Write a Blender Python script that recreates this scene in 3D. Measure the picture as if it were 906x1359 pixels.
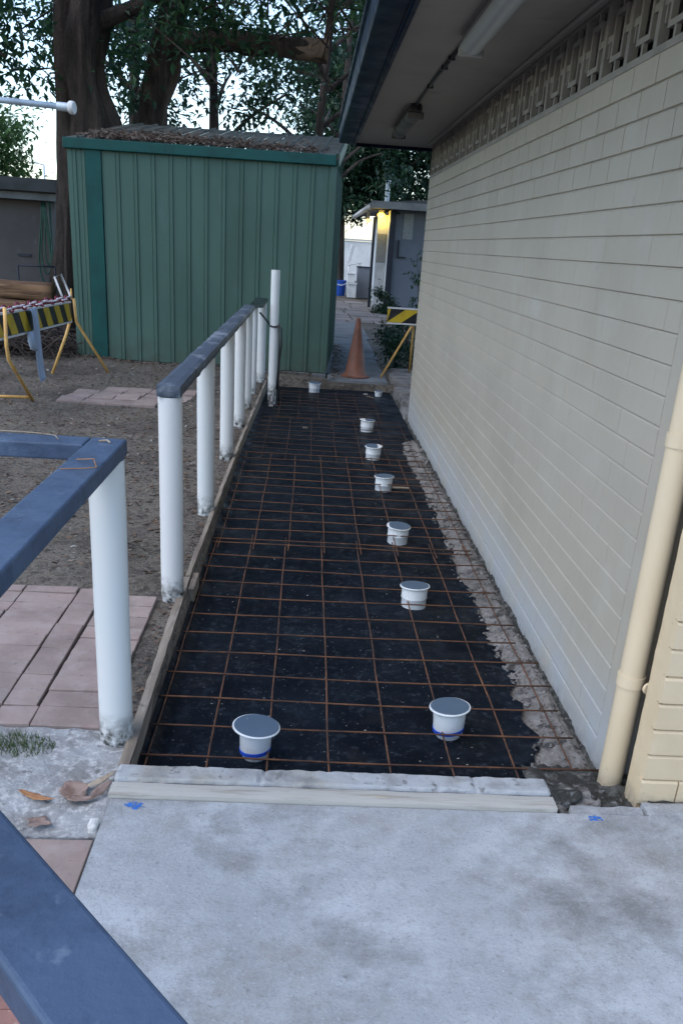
import bpy, math, random
from mathutils import Vector, Matrix, noise
random.seed(7)
RND = random.Random(11)
S = bpy.context.scene
COL = S.collection
for o in list(bpy.data.objects): bpy.data.objects.remove(o)

# ------------------------------------------------------------------ camera, sky, sun, exposure
PP = (453.0, 812.0); VZ = (413.0, 323.0); VV = (265.0, 3600.0); CAMH = 1.5
FPX = math.sqrt(-((VZ[0]-PP[0])*(VV[0]-PP[0]) + (VZ[1]-PP[1])*(VV[1]-PP[1])))
aF = Vector((VZ[0]-PP[0], VZ[1]-PP[1], FPX)).normalized()      # world +Y seen in lens axes (right, down, forward)
aD = Vector((VV[0]-PP[0], VV[1]-PP[1], FPX)).normalized()      # world -Z
aR = aD.cross(aF)                                              # world +X
cam = bpy.data.objects.new('camera', bpy.data.cameras.new('camera')); COL.objects.link(cam)
cr = Vector((aR.x, aF.x, -aD.x)); cd = Vector((aR.y, aF.y, -aD.y)); cf = Vector((aR.z, aF.z, -aD.z))
m = Matrix((cr, -cd, -cf)).transposed().to_4x4(); m.translation = (0, 0, CAMH)
cam.matrix_world = m
cam.data.sensor_fit = 'HORIZONTAL'; cam.data.sensor_width = 36.0; cam.data.lens = 36.0*FPX/906.0
cam.data.shift_y = (PP[1]-679.5)/906.0
cam.data.clip_start = 0.02; cam.data.clip_end = 2000
S.camera = cam
S.cycles.max_bounces = 6; S.cycles.diffuse_bounces = 3; S.cycles.transmission_bounces = 3
S.render.resolution_x = 682; S.render.resolution_y = 1024

SUN_EL, SUN_AZ = 56.0, 238.0        # azimuth clockwise from +Y: behind the camera, to the left
W = bpy.data.worlds.new('World'); S.world = W; W.use_nodes = True
wn = W.node_tree.nodes; wl_ = W.node_tree.links
sky = wn.new('ShaderNodeTexSky'); sky.sky_type = 'NISHITA'; sky.sun_disc = False
sky.sun_elevation = math.radians(SUN_EL); sky.sun_rotation = math.radians(SUN_AZ)
sky.air_density = 1.05; sky.dust_density = 1.0; sky.ozone_density = 1.7
bg = wn['Background']; bg.inputs['Strength'].default_value = 0.15
wl_.new(sky.outputs[0], bg.inputs['Color'])
sl = bpy.data.lights.new('sun', 'SUN'); sl.energy = 0.5; sl.angle = math.radians(60); sl.color = (1.0, 0.97, 0.93)
so = bpy.data.objects.new('sun', sl); COL.objects.link(so)
az, el = math.radians(SUN_AZ), math.radians(SUN_EL)
sdir = Vector((math.sin(az)*math.cos(el), math.cos(az)*math.cos(el), math.sin(el)))
so.rotation_euler = sdir.to_track_quat('Z', 'Y').to_euler(); so.location = (-8, -8, 12)
S.view_settings.view_transform = 'Standard'; S.view_settings.look = 'None'
S.view_settings.exposure = 1.35; S.view_settings.gamma = 1.0; S.view_settings.use_curve_mapping = False

# ------------------------------------------------------------------ helpers
WL = {}                                                     # world origin of every object
class MB:
    def __init__(s): s.v = []; s.f = []; s.mi = []
    def add(s, vs, fs, mi=0):
        n = len(s.v); s.v += [tuple(v) for v in vs]
        s.f += [tuple(i+n for i in f) for f in fs]; s.mi += [mi]*len(fs)
    def box(s, x0, x1, y0, y1, z0, z1, mi=0):
        s.add([(x0,y0,z0),(x1,y0,z0),(x1,y1,z0),(x0,y1,z0),(x0,y0,z1),(x1,y0,z1),(x1,y1,z1),(x0,y1,z1)],
              [(0,3,2,1),(4,5,6,7),(0,1,5,4),(1,2,6,5),(2,3,7,6),(3,0,4,7)], mi)
    def obox(s, c, u, v, w, mi=0):                          # oriented box: centre and three half vectors
        c, u, v, w = Vector(c), Vector(u), Vector(v), Vector(w)
        p = [c+a*u+b*v+d*w for d in (-1,1) for a, b in ((-1,-1),(1,-1),(1,1),(-1,1))]
        s.add(p, [(0,3,2,1),(4,5,6,7),(0,1,5,4),(1,2,6,5),(2,3,7,6),(3,0,4,7)], mi)
    def tube(s, pts, r, n=10, mi=0, jit=0.0, caps=True):
        pts = [Vector(p) for p in pts]; m = len(pts)
        rs = r if isinstance(r, (list, tuple)) else [r]*m
        vs = []; fs = []; ref = None
        for i, p in enumerate(pts):
            t = (pts[min(i+1, m-1)]-pts[max(i-1, 0)]).normalized()
            if ref is None: ref = Vector((1,0,0)) if abs(t.x) < 0.8 else Vector((0,1,0))
            a = (ref - t*ref.dot(t)).normalized(); b = t.cross(a); ref = a
            for k in range(n):
                q = 2*math.pi*k/n; rr = rs[i]
                if jit: rr *= 1+jit*(noise.noise(Vector((math.cos(q)*2.2, math.sin(q)*2.2, i*0.16+p.x*.3)))+(.5*noise.noise(Vector((math.cos(q)*5.5, math.sin(q)*5.5, i*0.12))) if n > 11 else 0))
                vs.append(p+(a*math.cos(q)+b*math.sin(q))*rr)
        for i in range(m-1):
            for k in range(n):
                k2 = (k+1) % n
                fs.append((i*n+k, i*n+k2, (i+1)*n+k2, (i+1)*n+k))
        if caps: fs.append(tuple(range(n-1, -1, -1))); fs.append(tuple(range((m-1)*n, m*n)))
        s.add(vs, fs, mi)
    def lathe(s, c, prof, n=28, mi=0):                      # profile of (radius, z)
        vs = []; fs = []; m = len(prof)
        for r, z in prof:
            for k in range(n):
                q = 2*math.pi*k/n; vs.append((c[0]+r*math.cos(q), c[1]+r*math.sin(q), c[2]+z))
        for i in range(m-1):
            for k in range(n):
                k2 = (k+1) % n; fs.append((i*n+k, i*n+k2, (i+1)*n+k2, (i+1)*n+k))
        fs.append(tuple(range(n-1, -1, -1))); fs.append(tuple(range((m-1)*n, m*n)))
        s.add(vs, fs, mi)
    def prism(s, poly, z0, z1, mi=0):
        n = len(poly)
        s.add([(x,y,z0) for x,y in poly]+[(x,y,z1) for x,y in poly],
              [tuple(range(n-1,-1,-1)), tuple(range(n,2*n))]+[(i,(i+1)%n,n+(i+1)%n,n+i) for i in range(n)], mi)
    def sheet(s, xs, ys, h, mi=0):                          # height-field; h(x,y) -> z or (x,y,z)
        vs = []
        for y in ys:
            for x in xs:
                q = h(x, y); vs.append(q if isinstance(q, tuple) else (x, y, q))
        n = len(xs)
        s.add(vs, [(j*n+i, j*n+i+1, (j+1)*n+i+1, (j+1)*n+i) for j in range(len(ys)-1) for i in range(n-1)], mi)
    def rough(s, x0, x1, y0, y1, z0, z1, step=0.03, amp=0.004, fr=12.0, rnd=0.0, mi=0, seed=0.0):
        # box with subdivided faces pushed about by noise (worn timber, concrete, stone)
        def n_(a, b): return max(1, int(round((b-a)/step)))
        nx, ny, nz = n_(x0,x1), n_(y0,y1), n_(z0,z1); idx = {}; vs = []; fs = []
        c = Vector(((x0+x1)/2, (y0+y1)/2, (z0+z1)/2)); hd = Vector(((x1-x0)/2, (y1-y0)/2, (z1-z0)/2))
        def vid(i, j, k):
            if (i,j,k) not in idx:
                p = Vector((x0+(x1-x0)*i/nx, y0+(y1-y0)*j/ny, z0+(z1-z0)*k/nz))
                e = sum((i in (0,nx), j in (0,ny), k in (0,nz)))
                q = p.copy()
                if e >= 2 and rnd:
                    d = Vector([(0 if not b else (1 if p[t] > c[t] else -1)) for t, b in enumerate((i in (0,nx), j in (0,ny), k in (0,nz)))])
                    q -= d*rnd*(0.5+0.9*abs(noise.noise(p*fr*0.7+Vector((seed,7,3)))))
                q += noise.noise_vector(p*fr+Vector((seed,seed*2,1)))*amp
                idx[(i,j,k)] = len(vs); vs.append(q)
            return idx[(i,j,k)]
        for i in range(nx):
            for j in range(ny):
                fs.append((vid(i,j,0),vid(i,j+1,0),vid(i+1,j+1,0),vid(i+1,j,0))); fs.append((vid(i,j,nz),vid(i+1,j,nz),vid(i+1,j+1,nz),vid(i,j+1,nz)))
            for k in range(nz):
                fs.append((vid(i,0,k),vid(i+1,0,k),vid(i+1,0,k+1),vid(i,0,k+1))); fs.append((vid(i,ny,k),vid(i,ny,k+1),vid(i+1,ny,k+1),vid(i+1,ny,k)))
        for j in range(ny):
            for k in range(nz):
                fs.append((vid(0,j,k),vid(0,j,k+1),vid(0,j+1,k+1),vid(0,j+1,k))); fs.append((vid(nx,j,k),vid(nx,j+1,k),vid(nx,j+1,k+1),vid(nx,j,k+1)))
        s.add(vs, fs, mi)
    def mesh(s, name, mats, smooth=False, org=(0,0,0)):
        me = bpy.data.meshes.new(name); o = Vector(org)
        me.from_pydata([(v[0]-o.x, v[1]-o.y, v[2]-o.z) for v in s.v], [], s.f)
        for mt in (mats if isinstance(mats, (list, tuple)) else [mats]): me.materials.append(mt)
        if any(s.mi): me.polygons.foreach_set('material_index', s.mi)
        if smooth: me.polygons.foreach_set('use_smooth', [True]*len(me.polygons))
        me.update(); return me
    def build(s, name, mats, parent=None, smooth=False, auto=None):
        xs, ys, zs = zip(*s.v)
        c = Vector(((min(xs)+max(xs))/2, (min(ys)+max(ys))/2, min(zs)))
        o = link(name, s.mesh(name, mats, smooth or auto is not None, c), c, parent)
        if auto is not None:
            try: o.data.set_sharp_from_angle(angle=math.radians(auto))
            except Exception: pass
        return o
def link(name, data, loc, parent=None):
    o = bpy.data.objects.new(name, data); COL.objects.link(o); o.location = loc; WL[o] = Vector(loc)
    if parent:
        o.parent = parent; o.matrix_parent_inverse = Matrix.Translation(-WL[parent])
    return o
def tag(o, label=None, cat=None, group=None, kind=None):
    if label: o['label'] = label
    if cat: o['category'] = cat
    if group: o['group'] = group
    if kind: o['kind'] = kind
    return o
def thing(name, loc, label, cat, group=None):
    return tag(link(name, None, loc), label, cat, group)
def struct(o): o['kind'] = 'structure'; return o
def bevel(o, w, seg=2):
    b = o.modifiers.new('bevel', 'BEVEL'); b.width = w; b.segments = seg; b.limit_method = 'ANGLE'; return o
def proj(p):
    q = aR*p[0]+aF*p[1]-aD*(p[2]-CAMH)
    return (PP[0]+FPX*q.x/q.z, PP[1]+FPX*q.y/q.z) if q.z > 0.05 else None
def frange(a, b, n): return [a+(b-a)*i/n for i in range(n+1)]
def N3(x, y, z, s=1.0): return noise.noise(Vector((x*s, y*s, z*s)))

# ------------------------------------------------------------------ materials
class Mt:
    def __init__(s, name, col, rough=0.6, metal=0.0, spec=0.4, coords='pos'):
        s.m = bpy.data.materials.new(name); s.m.use_nodes = True
        s.n = s.m.node_tree.nodes; s.l = s.m.node_tree.links
        s.b = s.n['Principled BSDF']
        s.b.inputs['Roughness'].default_value = rough; s.b.inputs['Metallic'].default_value = metal
        s.b.inputs['Specular IOR Level'].default_value = spec
        if coords == 'pos': s.co = s.n.new('ShaderNodeNewGeometry').outputs['Position']
        else: s.co = s.n.new('ShaderNodeTexCoord').outputs['Object']
        r = s.n.new('ShaderNodeRGB'); r.outputs[0].default_value = (*col, 1); s.c = r.outputs[0]; s.nrm = None
    def tex(s, scale, detail=5, stretch=None, rough=0.6, kind='noise'):
        co = s.co
        if stretch:
            mp = s.n.new('ShaderNodeVectorMath'); mp.operation = 'MULTIPLY'; s.l.new(co, mp.inputs[0]); mp.inputs[1].default_value = stretch; co = mp.outputs[0]
        if kind == 'noise':
            t = s.n.new('ShaderNodeTexNoise'); t.inputs['Scale'].default_value = scale; t.inputs['Detail'].default_value = detail; t.inputs['Roughness'].default_value = rough
            s.l.new(co, t.inputs['Vector']); return t.outputs['Fac']
        t = s.n.new('ShaderNodeTexVoronoi'); t.inputs['Scale'].default_value = scale
        if kind == 'crack': t.feature = 'DISTANCE_TO_EDGE'
        s.l.new(co, t.inputs['Vector']); return t.outputs['Distance']
    def mask(s, fac, lo, hi):
        r = s.n.new('ShaderNodeMapRange'); r.inputs['From Min'].default_value = lo; r.inputs['From Max'].default_value = hi
        s.l.new(fac, r.inputs['Value']); return r.outputs['Result']
    def mul(s, a, b):
        q = s.n.new('ShaderNodeMath'); q.operation = 'MULTIPLY'; s.l.new(a, q.inputs[0])
        if isinstance(b, float): q.inputs[1].default_value = b
        else: s.l.new(b, q.inputs[1])
        return q.outputs[0]
    def mix(s, col, fac):
        x = s.n.new('ShaderNodeMix'); x.data_type = 'RGBA'; s.l.new(s.c, x.inputs[6]); x.inputs[7].default_value = (*col, 1)
        if isinstance(fac, float): x.inputs[0].default_value = fac
        else: s.l.new(fac, x.inputs[0])
        s.c = x.outputs[2]; return s
    def layer(s, col, scale, lo, hi, detail=5, stretch=None, amt=1.0, kind='noise', rough=.6):
        f = s.mask(s.tex(scale, detail, stretch, rough, kind), lo, hi)
        return s.mix(col, s.mul(f, amt) if amt < 1 else f)
    def island(s, cols):
        g = s.n.new('ShaderNodeNewGeometry'); r = s.n.new('ShaderNodeValToRGB'); e = r.color_ramp.elements
        r.color_ramp.interpolation = 'LINEAR'
        e[0].color = (*cols[0], 1); e[1].color = (*cols[-1], 1)
        for i, c in enumerate(cols[1:-1]):
            q = e.new((i+1)/(len(cols)-1)); q.color = (*c, 1)
        s.l.new(g.outputs['Random Per Island'], r.inputs[0]); s.c = r.outputs[0]; return s
    def objrand(s, amt):
        g = s.n.new('ShaderNodeObjectInfo'); r = s.mask(g.outputs['Random'], 0.0, 1.0)
        h = s.n.new('ShaderNodeHueSaturation'); q = s.n.new('ShaderNodeMapRange'); q.inputs['To Min'].default_value = 1-amt; q.inputs['To Max'].default_value = 1+amt
        s.l.new(r, q.inputs['Value']); s.l.new(q.outputs['Result'], h.inputs['Value']); s.l.new(s.c, h.inputs['Color']); s.c = h.outputs[0]; return s
    def bump(s, scale, strength=0.3, dist=0.01, detail=6, stretch=None, kind='noise'):
        f = s.tex(scale, detail, stretch, kind=kind); b = s.n.new('ShaderNodeBump')
        b.inputs['Strength'].default_value = strength; b.inputs['Distance'].default_value = dist
        s.l.new(f, b.inputs['Height'])
        if s.nrm: s.l.new(s.nrm, b.inputs['Normal'])
        s.nrm = b.outputs[0]; return s
    def roughvar(s, scale, lo, hi):
        r = s.n.new('ShaderNodeMapRange'); r.inputs['From Min'].default_value = .3; r.inputs['From Max'].default_value = .7
        r.inputs['To Min'].default_value = lo; r.inputs['To Max'].default_value = hi
        s.l.new(s.tex(scale), r.inputs['Value']); s.l.new(r.outputs['Result'], s.b.inputs['Roughness']); return s
    def below(s, col, z0, z1, scale=20, amt=0.8):            # dirt splashed up from the ground, broken by noise
        sp = s.n.new('ShaderNodeSeparateXYZ'); s.l.new(s.co, sp.inputs[0])
        a = s.mask(sp.outputs['Z'], z1, z0); t = s.mask(s.tex(scale, 4), .35, .6)
        return s.mix(col, s.mul(s.mul(a, t), amt))
    def coat(s, col, z0, z1, scale, amt):                   # blue skylight painted into the colour, fading upward, broken by noise
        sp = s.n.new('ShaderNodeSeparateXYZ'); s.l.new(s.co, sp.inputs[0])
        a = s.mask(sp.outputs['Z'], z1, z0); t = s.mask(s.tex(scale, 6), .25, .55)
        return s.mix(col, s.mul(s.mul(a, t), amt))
    def done(s):
        s.l.new(s.c, s.b.inputs['Base Color'])
        if s.nrm: s.l.new(s.nrm, s.b.inputs['Normal'])
        return s.m
    def leaf(s, trans=0.35):
        s.l.new(s.c, s.b.inputs['Base Color'])
        t = s.n.new('ShaderNodeBsdfTranslucent'); s.l.new(s.c, t.inputs['Color'])
        x = s.n.new('ShaderNodeMixShader'); x.inputs[0].default_value = trans
        s.l.new(s.b.outputs[0], x.inputs[1]); s.l.new(t.outputs[0], x.inputs[2])
        s.l.new(x.outputs[0], s.n['Material Output'].inputs['Surface']); return s.m

M = {}
M['concrete'] = (Mt('pale_concrete', (.325,.34,.35), .8).layer((.235,.24,.235), 1.1, .38, .66, 15, amt=.6, rough=.74).layer((.46,.475,.485), 1.7, .45, .63, 15, amt=.75, rough=.70)
    .layer((.20,.182,.15), 1.25, .48, .63, 15, amt=.6, rough=.70).layer((.12,.12,.112), 1.8, .50, .64, 15, amt=.7, rough=.70).layer((.13,.13,.122), 6, .55, .70, 15, amt=.5, rough=.76)
    .layer((.38,.395,.405), 3.0, .56, .66, 10, (1,5,1), amt=.3, rough=.75).layer((.16,.155,.145), 22, .52, .70, 12, amt=.45, rough=.8).layer((.09,.087,.083), 44, .60, .70, 10, amt=.5, rough=.75)
    .layer((.12,.117,.112), 170, .56, .68, 5, amt=.45).layer((.50,.515,.525), 120, .58, .70, 6, amt=.4).bump(90, .6, .004).bump(9, .3, .006).done())
M['patch'] = (Mt('rough_concrete', (.29,.295,.295), .9).layer((.42,.43,.43), 70, .54, .64, 6, amt=.6).layer((.19,.185,.175), 6, .42, .62, 8).layer((.48,.475,.46), 40, .5, .65, 6, amt=.7)
    .layer((.09,.085,.08), 30, .6, .7, 6, amt=.8).bump(45, .7, .012, 8).done())
M['kerb'] = (Mt('kerb_concrete', (.33,.34,.345), .85).layer((.25,.215,.14), 2.2, .48, .62, 9, amt=.8).layer((.20,.20,.195), 9, .5, .64, 9, amt=.7).layer((.09,.09,.085), 24, .58, .66, 8, amt=.8)
    .layer((.18,.175,.165), 7, .56, .7, 8, amt=.7).bump(40, .5, .006).done())
M['formwood'] = (Mt('weathered_formwork', (.26,.215,.165), .85).layer((.15,.12,.095), 3, .4, .62, 6, (6,.6,6)).layer((.38,.34,.28), 9, .55, .7, 6, (5,.5,5), amt=.6)
    .layer((.10,.085,.07), 14, .6, .7, 6, amt=.7).bump(30, .5, .004, 6, (3,.15,3)).done())
M['strip'] = (Mt('timber_strip', (.38,.365,.325), .8).layer((.52,.36,.10), 4, .62, .72, 4, (1,4,4), amt=.75).layer((.24,.21,.17), 12, .52, .68, 6, (.4,4,4), amt=.8)
    .bump(30, .4, .003, 5, (.2,4,4)).done())
M['membrane'] = (Mt('black_plastic_membrane', (.0028,.0046,.0082), .65, spec=.08).layer((.008,.0125,.019), 2.6, .42, .66, 10, amt=.8).layer((.018,.025,.034), 14, .54, .70, 10, amt=.55).layer((.024,.024,.025), 4, .58, .75, 9, amt=.5)
    .layer((.22,.23,.24), 85, .66, .72, 4, amt=.7).layer((.04,.047,.057), 30, .56, .70, 9, amt=.55).bump(18, .25, .006, 4).bump(4, .45, .03, 3, (1,.35,1)).bump(55, .3, .003, 4).roughvar(5, .3, .75).done())
M['rubble'] = (Mt('broken_concrete', (.215,.20,.183), .9).layer((.12,.11,.10), 5, .44, .60, 12, rough=.75).layer((.05,.046,.042), 11, .54, .61, 9, amt=.9).layer((.03,.028,.026), 45, .60, .66, 6, amt=.8)
    .layer((.33,.325,.31), 12, .56, .68, 10, amt=.55, rough=.75).layer((.30,.29,.275), 60, .58, .66, 6, amt=.6).bump(28, .8, .02, 8).done())
M['moss'] = (Mt('dark_moss_soil', (.035,.034,.03), .95).layer((.11,.11,.098), 16, .50, .60, 9, amt=.85).layer((.24,.235,.22), 30, .57, .65, 8, amt=.7).layer((.03,.045,.02), 9, .58, .68, 6, amt=.5).bump(50, .9, .02).done())
M['dirt'] = (Mt('bare_dirt', (.128,.107,.082), .95).layer((.066,.053,.040), 1.3, .45, .6, 9).layer((.14,.123,.10), 3.2, .52, .68, 9, amt=.7).layer((.085,.095,.055), 1.9, .60, .74, 8, amt=.6).layer((.035,.029,.023), 24, .52, .62, 7, amt=.75).layer((.17,.155,.135), 75, .54, .64, 6, amt=.6).layer((.025,.021,.017), 52, .55, .64, 7, amt=.7)
    .layer((.03,.026,.021), 17, .56, .66, 6, amt=.75).layer((.30,.28,.25), 60, .64, .70, 3, amt=.7).bump(35, .9, .02, 8).bump(7, .5, .03).done())
M['paver'] = (Mt('worn_brick_paver', (.285,.218,.19), .85).layer((.225,.17,.148), 5, .42, .62, 7).layer((.33,.275,.25), 9, .5, .68, 7, amt=.6).layer((.36,.20,.18), 3.5, .58, .72, 7, amt=.4).layer((.15,.125,.115), 28, .60, .69, 6, amt=.65).objrand(.10).bump(60, .4, .004).bump(14, .3, .006).done())
M['redpaver'] = (Mt('red_brick_paver', (.30,.15,.12), .85).layer((.20,.11,.09), 6, .45, .62, 6).layer((.42,.30,.26), 80, .6, .7, 3, amt=.6).objrand(.15).bump(70, .4, .004).done())
M['wall'] = (Mt('grey_painted_brick', (.405,.362,.29), .5, spec=.3).layer((.355,.316,.25), 1.6, .42, .65, 6, amt=.7).layer((.43,.40,.34), 4.5, .54, .70, 6, amt=.5)
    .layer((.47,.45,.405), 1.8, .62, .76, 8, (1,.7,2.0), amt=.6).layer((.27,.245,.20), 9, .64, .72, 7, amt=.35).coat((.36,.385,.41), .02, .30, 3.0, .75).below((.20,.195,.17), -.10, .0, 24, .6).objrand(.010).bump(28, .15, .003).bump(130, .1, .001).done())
M['cream'] = (Mt('cream_paint', (.60,.475,.31), .55).layer((.55,.425,.265), 7, .45, .65, 6, amt=.6).layer((.28,.24,.18), 40, .69, .75, 3, amt=.6).below((.20,.18,.14), -.10, .03, 40, .9).bump(22, .2, .004).done())
M['pipecream'] = (Mt('cream_downpipe_paint', (.63,.51,.345), .42).layer((.58,.455,.30), 3, .45, .65, 5, amt=.5).layer((.25,.16,.10), 30, .72, .76, 3, amt=.8).below((.12,.10,.07), -.10, -.02, 40, .9).done())
M['mortar'] = (Mt('painted_joint', (.36,.325,.265), .6).bump(60, .3, .003).done())
M['mortar_cream'] = (Mt('cream_joint', (.52,.39,.235), .6).bump(60, .3, .003).done())
M['soffit'] = (Mt('soffit_sheet', (.31,.285,.26), .6).layer((.25,.228,.21), 1.5, .45, .62, 6, amt=.6).layer((.10,.09,.085), 2.5, .62, .74, 6, amt=.4).done())
M['gutter'] = Mt('dark_blue_gutter', (.004,.016,.042), .5, spec=.08).layer((.003,.009,.022), 4, .4, .6, 5).roughvar(5, .3, .5).done()
M['breeze'] = (Mt('breeze_block_paint', (.27,.255,.225), .65).layer((.19,.18,.16), 6, .45, .65, 6, amt=.7).bump(50, .3, .003).done())
M['dark'] = Mt('painted_dark_interior', (.02,.02,.02), .9).layer((.03,.028,.026), 4, .4, .6).done()
M['lampbody'] = Mt('batten_enamel', (.33,.33,.32), .4).layer((.24,.235,.23), 9, .5, .7, 5, amt=.6).done()
M['diffuser'] = Mt('batten_diffuser', (.36,.375,.385), .3).layer((.27,.275,.28), 6, .5, .7, 5, amt=.5).done()
M['darker'] = Mt('darker_enamel', (.12,.115,.11), .5).layer((.05,.048,.045), 8, .45, .62).done()  # darker grey than the near batten's enamel
M['blackplastic'] = Mt('black_plastic', (.012,.012,.014), .4).layer((.03,.03,.03), 20, .5, .7).done()
M['postwhite'] = (Mt('white_post_paint', (.60,.60,.585), .4).layer((.60,.615,.60), 6, .5, .7, 5, (1,1,.3), amt=.6).layer((.40,.42,.36), 14, .66, .76, 5, (1,1,.25), amt=.5)
    .below((.03,.027,.022), .02, .11, 34, 1.0).layer((.52,.60,.60), 2.5, .5, .7, 5, (1,1,.5), amt=.4).bump(25, .1, .002).done())
M['rail'] = (Mt('slate_blue_rail_paint', (.054,.084,.138), .5, spec=.3).layer((.034,.054,.091), 5, .42, .60, 12, rough=.75).layer((.095,.135,.20), 3.5, .52, .66, 12, amt=.75, rough=.75)
    .layer((.018,.03,.056), 7, .56, .66, 12, amt=.7, rough=.75).layer((.16,.20,.25), 26, .62, .70, 8, amt=.4).bump(35, .5, .004, 8).bump(9, .35, .008).done())
M['railold'] = (Mt('faded_grey_rail_paint', (.05,.066,.09), .6).layer((.19,.215,.25), 3.5, .50, .62, 8, (2,1.3,2), amt=.75).layer((.03,.033,.036), 9, .58, .7, 6).bump(40, .4, .003).done())
M['capgreen'] = Mt('dark_green_cap', (.012,.025,.02), .5).layer((.03,.045,.04), 12, .5, .7).done()
M['rust'] = (Mt('rusty_steel', (.125,.054,.026), .85).layer((.055,.028,.018), 6, .4, .6, 6).layer((.20,.088,.038), 9, .55, .7, 5, amt=.7).bump(90, .4, .002).done())
M['rustshade'] = Mt('shaded_rusty_steel', (.075,.034,.02), .85).layer((.035,.02,.015), 6, .4, .6, 6).done()  # rust darkened to stand for the dimmer light on the far sheets
M['pvc'] = Mt('white_pvc', (.66,.67,.66), .4).layer((.50,.49,.46), 16, .55, .7, 5, amt=.6).layer((.22,.19,.16), 30, .66, .74, 5, amt=.6).done()
M['pvccap'] = Mt('grey_pvc_cap', (.07,.105,.145), .5).layer((.09,.125,.165), 9, .5, .7, 5, amt=.5).layer((.42,.42,.41), 45, .69, .75, 3, amt=.4).done()
M['bluetape'] = Mt('blue_tape', (.02,.07,.42), .4).layer((.03,.10,.5), 20, .5, .6).done()
bp_ = Mt('blue_marking_paint', (.02,.13,.45), .75).layer((.05,.19,.52), 70, .5, .65, 4)
bp_.l.new(bp_.mask(bp_.tex(75, 6), .40, .56), bp_.b.inputs['Alpha']); M['bluepaint'] = bp_.done()
M['shed'] = (Mt('green_shed_steel', (.064,.116,.090), .55, spec=.2).layer((.053,.097,.075), 1.2, .42, .62, 6, (1,1,.4)).layer((.09,.145,.13), 3.5, .58, .74, 7, (1,1,.25), amt=.4).below((.06,.06,.045), 0, .35, 9, .6).objrand(.07).done())
M['shedtrim'] = Mt('dark_green_trim', (.007,.066,.057), .5, spec=.2).layer((.007,.05,.044), 3, .45, .62, 5).layer((.03,.085,.075), 18, .66, .74, 4, amt=.5).done()
M['shedroof'] = (Mt('dirty_roof_steel', (.12,.13,.115), .75).layer((.075,.075,.062), 2.5, .4, .62, 7).layer((.13,.11,.09), 5, .55, .7, 7, amt=.6).done())
M['bark'] = (Mt('fig_bark', (.078,.058,.048), .95).layer((.028,.021,.017), 2.0, .42, .58, 9, (1.6,1.6,.35)).layer((.11,.085,.07), 4, .54, .70, 9, (1.6,1.6,.3), amt=.7).bump(5, 1.0, .09, 8, (2,2,.3)).bump(26, .7, .03, 6).done())
M['cut'] = Mt('sawn_branch_end', (.19,.135,.095), .9).layer((.12,.085,.06), 12, .4, .6).done()
M['leaf'] = Mt('fig_leaf', (.04,.09,.045), .45).island([(.017,.055,.030),(.036,.095,.045),(.027,.078,.044),(.08,.17,.06)]).leaf(.42)
M['leafdark'] = Mt('dense_dark_leaf', (.03,.07,.035), .5).island([(.010,.034,.020),(.021,.058,.029),(.016,.046,.028),(.042,.098,.036)]).leaf(.3)
M['leaflight'] = Mt('light_green_leaf', (.07,.14,.045), .5).island([(.05,.115,.035),(.085,.16,.05),(.065,.14,.04)]).leaf(.4)
M['litter'] = Mt('dead_leaf_litter', (.12,.08,.05), .85).island([(.05,.033,.023),(.12,.075,.05),(.17,.12,.085),(.08,.05,.035),(.24,.19,.15)]).leaf(.1)
M['rooflitter'] = Mt('roof_leaf_litter', (.10,.055,.04), .85).island([(.07,.05,.04),(.17,.115,.09),(.11,.075,.058),(.25,.19,.155),(.09,.08,.065)]).leaf(.1)
M['paleleaf'] = (Mt('dry_curled_leaf', (.27,.19,.155), .8).layer((.16,.10,.075), 20, .45, .62, 6).layer((.36,.29,.26), 35, .56, .7, 5, amt=.6).bump(60, .4, .002).done())
M['orangeleaf'] = Mt('orange_dry_leaf', (.36,.175,.075), .75).layer((.24,.11,.05), 25, .45, .62, 6).done()
M['twig'] = Mt('dry_twig', (.36,.29,.21), .85).layer((.22,.16,.11), 30, .45, .62).done()
M['chip'] = Mt('pale_chips', (.45,.43,.40), .9).island([(.34,.32,.29),(.24,.21,.18),(.17,.14,.115),(.44,.43,.41)]).done()
M['cone'] = (Mt('faded_orange_cone', (.165,.058,.030), .6).layer((.11,.042,.024), 6, .42, .62, 6).layer((.24,.12,.08), 4, .58, .72, 6, (1,1,.4), amt=.6).layer((.10,.05,.035), 12, .62, .7, 5, amt=.6).done())
M['yellow'] = (Mt('yellow_barrier_paint', (.70,.42,.14), .5).layer((.58,.32,.09), 9, .45, .62).layer((.42,.33,.24), 18, .62, .7, 4, amt=.8).done())
M['stripey'] = Mt('stripe_yellow', (.50,.34,.02), .5).layer((.40,.27,.02), 8, .45, .62).layer((.16,.11,.02), 22, .64, .72, 4, amt=.6).done()
M['stripeb'] = Mt('stripe_black', (.012,.012,.013), .5).layer((.035,.033,.03), 12, .5, .66).done()
M['whitetrim'] = Mt('white_trim', (.58,.57,.54), .6).layer((.42,.40,.37), 14, .5, .68).done()
M['chainred'] = Mt('chain_red', (.22,.02,.05), .45).layer((.15,.015,.035), 14, .5, .66).done()
M['chainwhite'] = Mt('chain_white', (.62,.58,.60), .5).layer((.45,.42,.44), 14, .5, .66).done()
M['cloth'] = Mt('grey_blue_cloth', (.30,.36,.44), .8).layer((.24,.295,.37), 9, .45, .62, 6, (1,1,.4)).bump(30, .4, .006, 4, (3,3,.5)).done()
M['mauvewall'] = Mt('mauve_grey_wall', (.10,.088,.085), .8).layer((.085,.075,.072), 1.2, .45, .62, 6).layer((.20,.19,.20), 5, .6, .72, 6, amt=.4).done()
M['darkroof'] = Mt('dark_roof', (.055,.06,.065), .7).layer((.035,.04,.042), 3, .45, .6).done()
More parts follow.
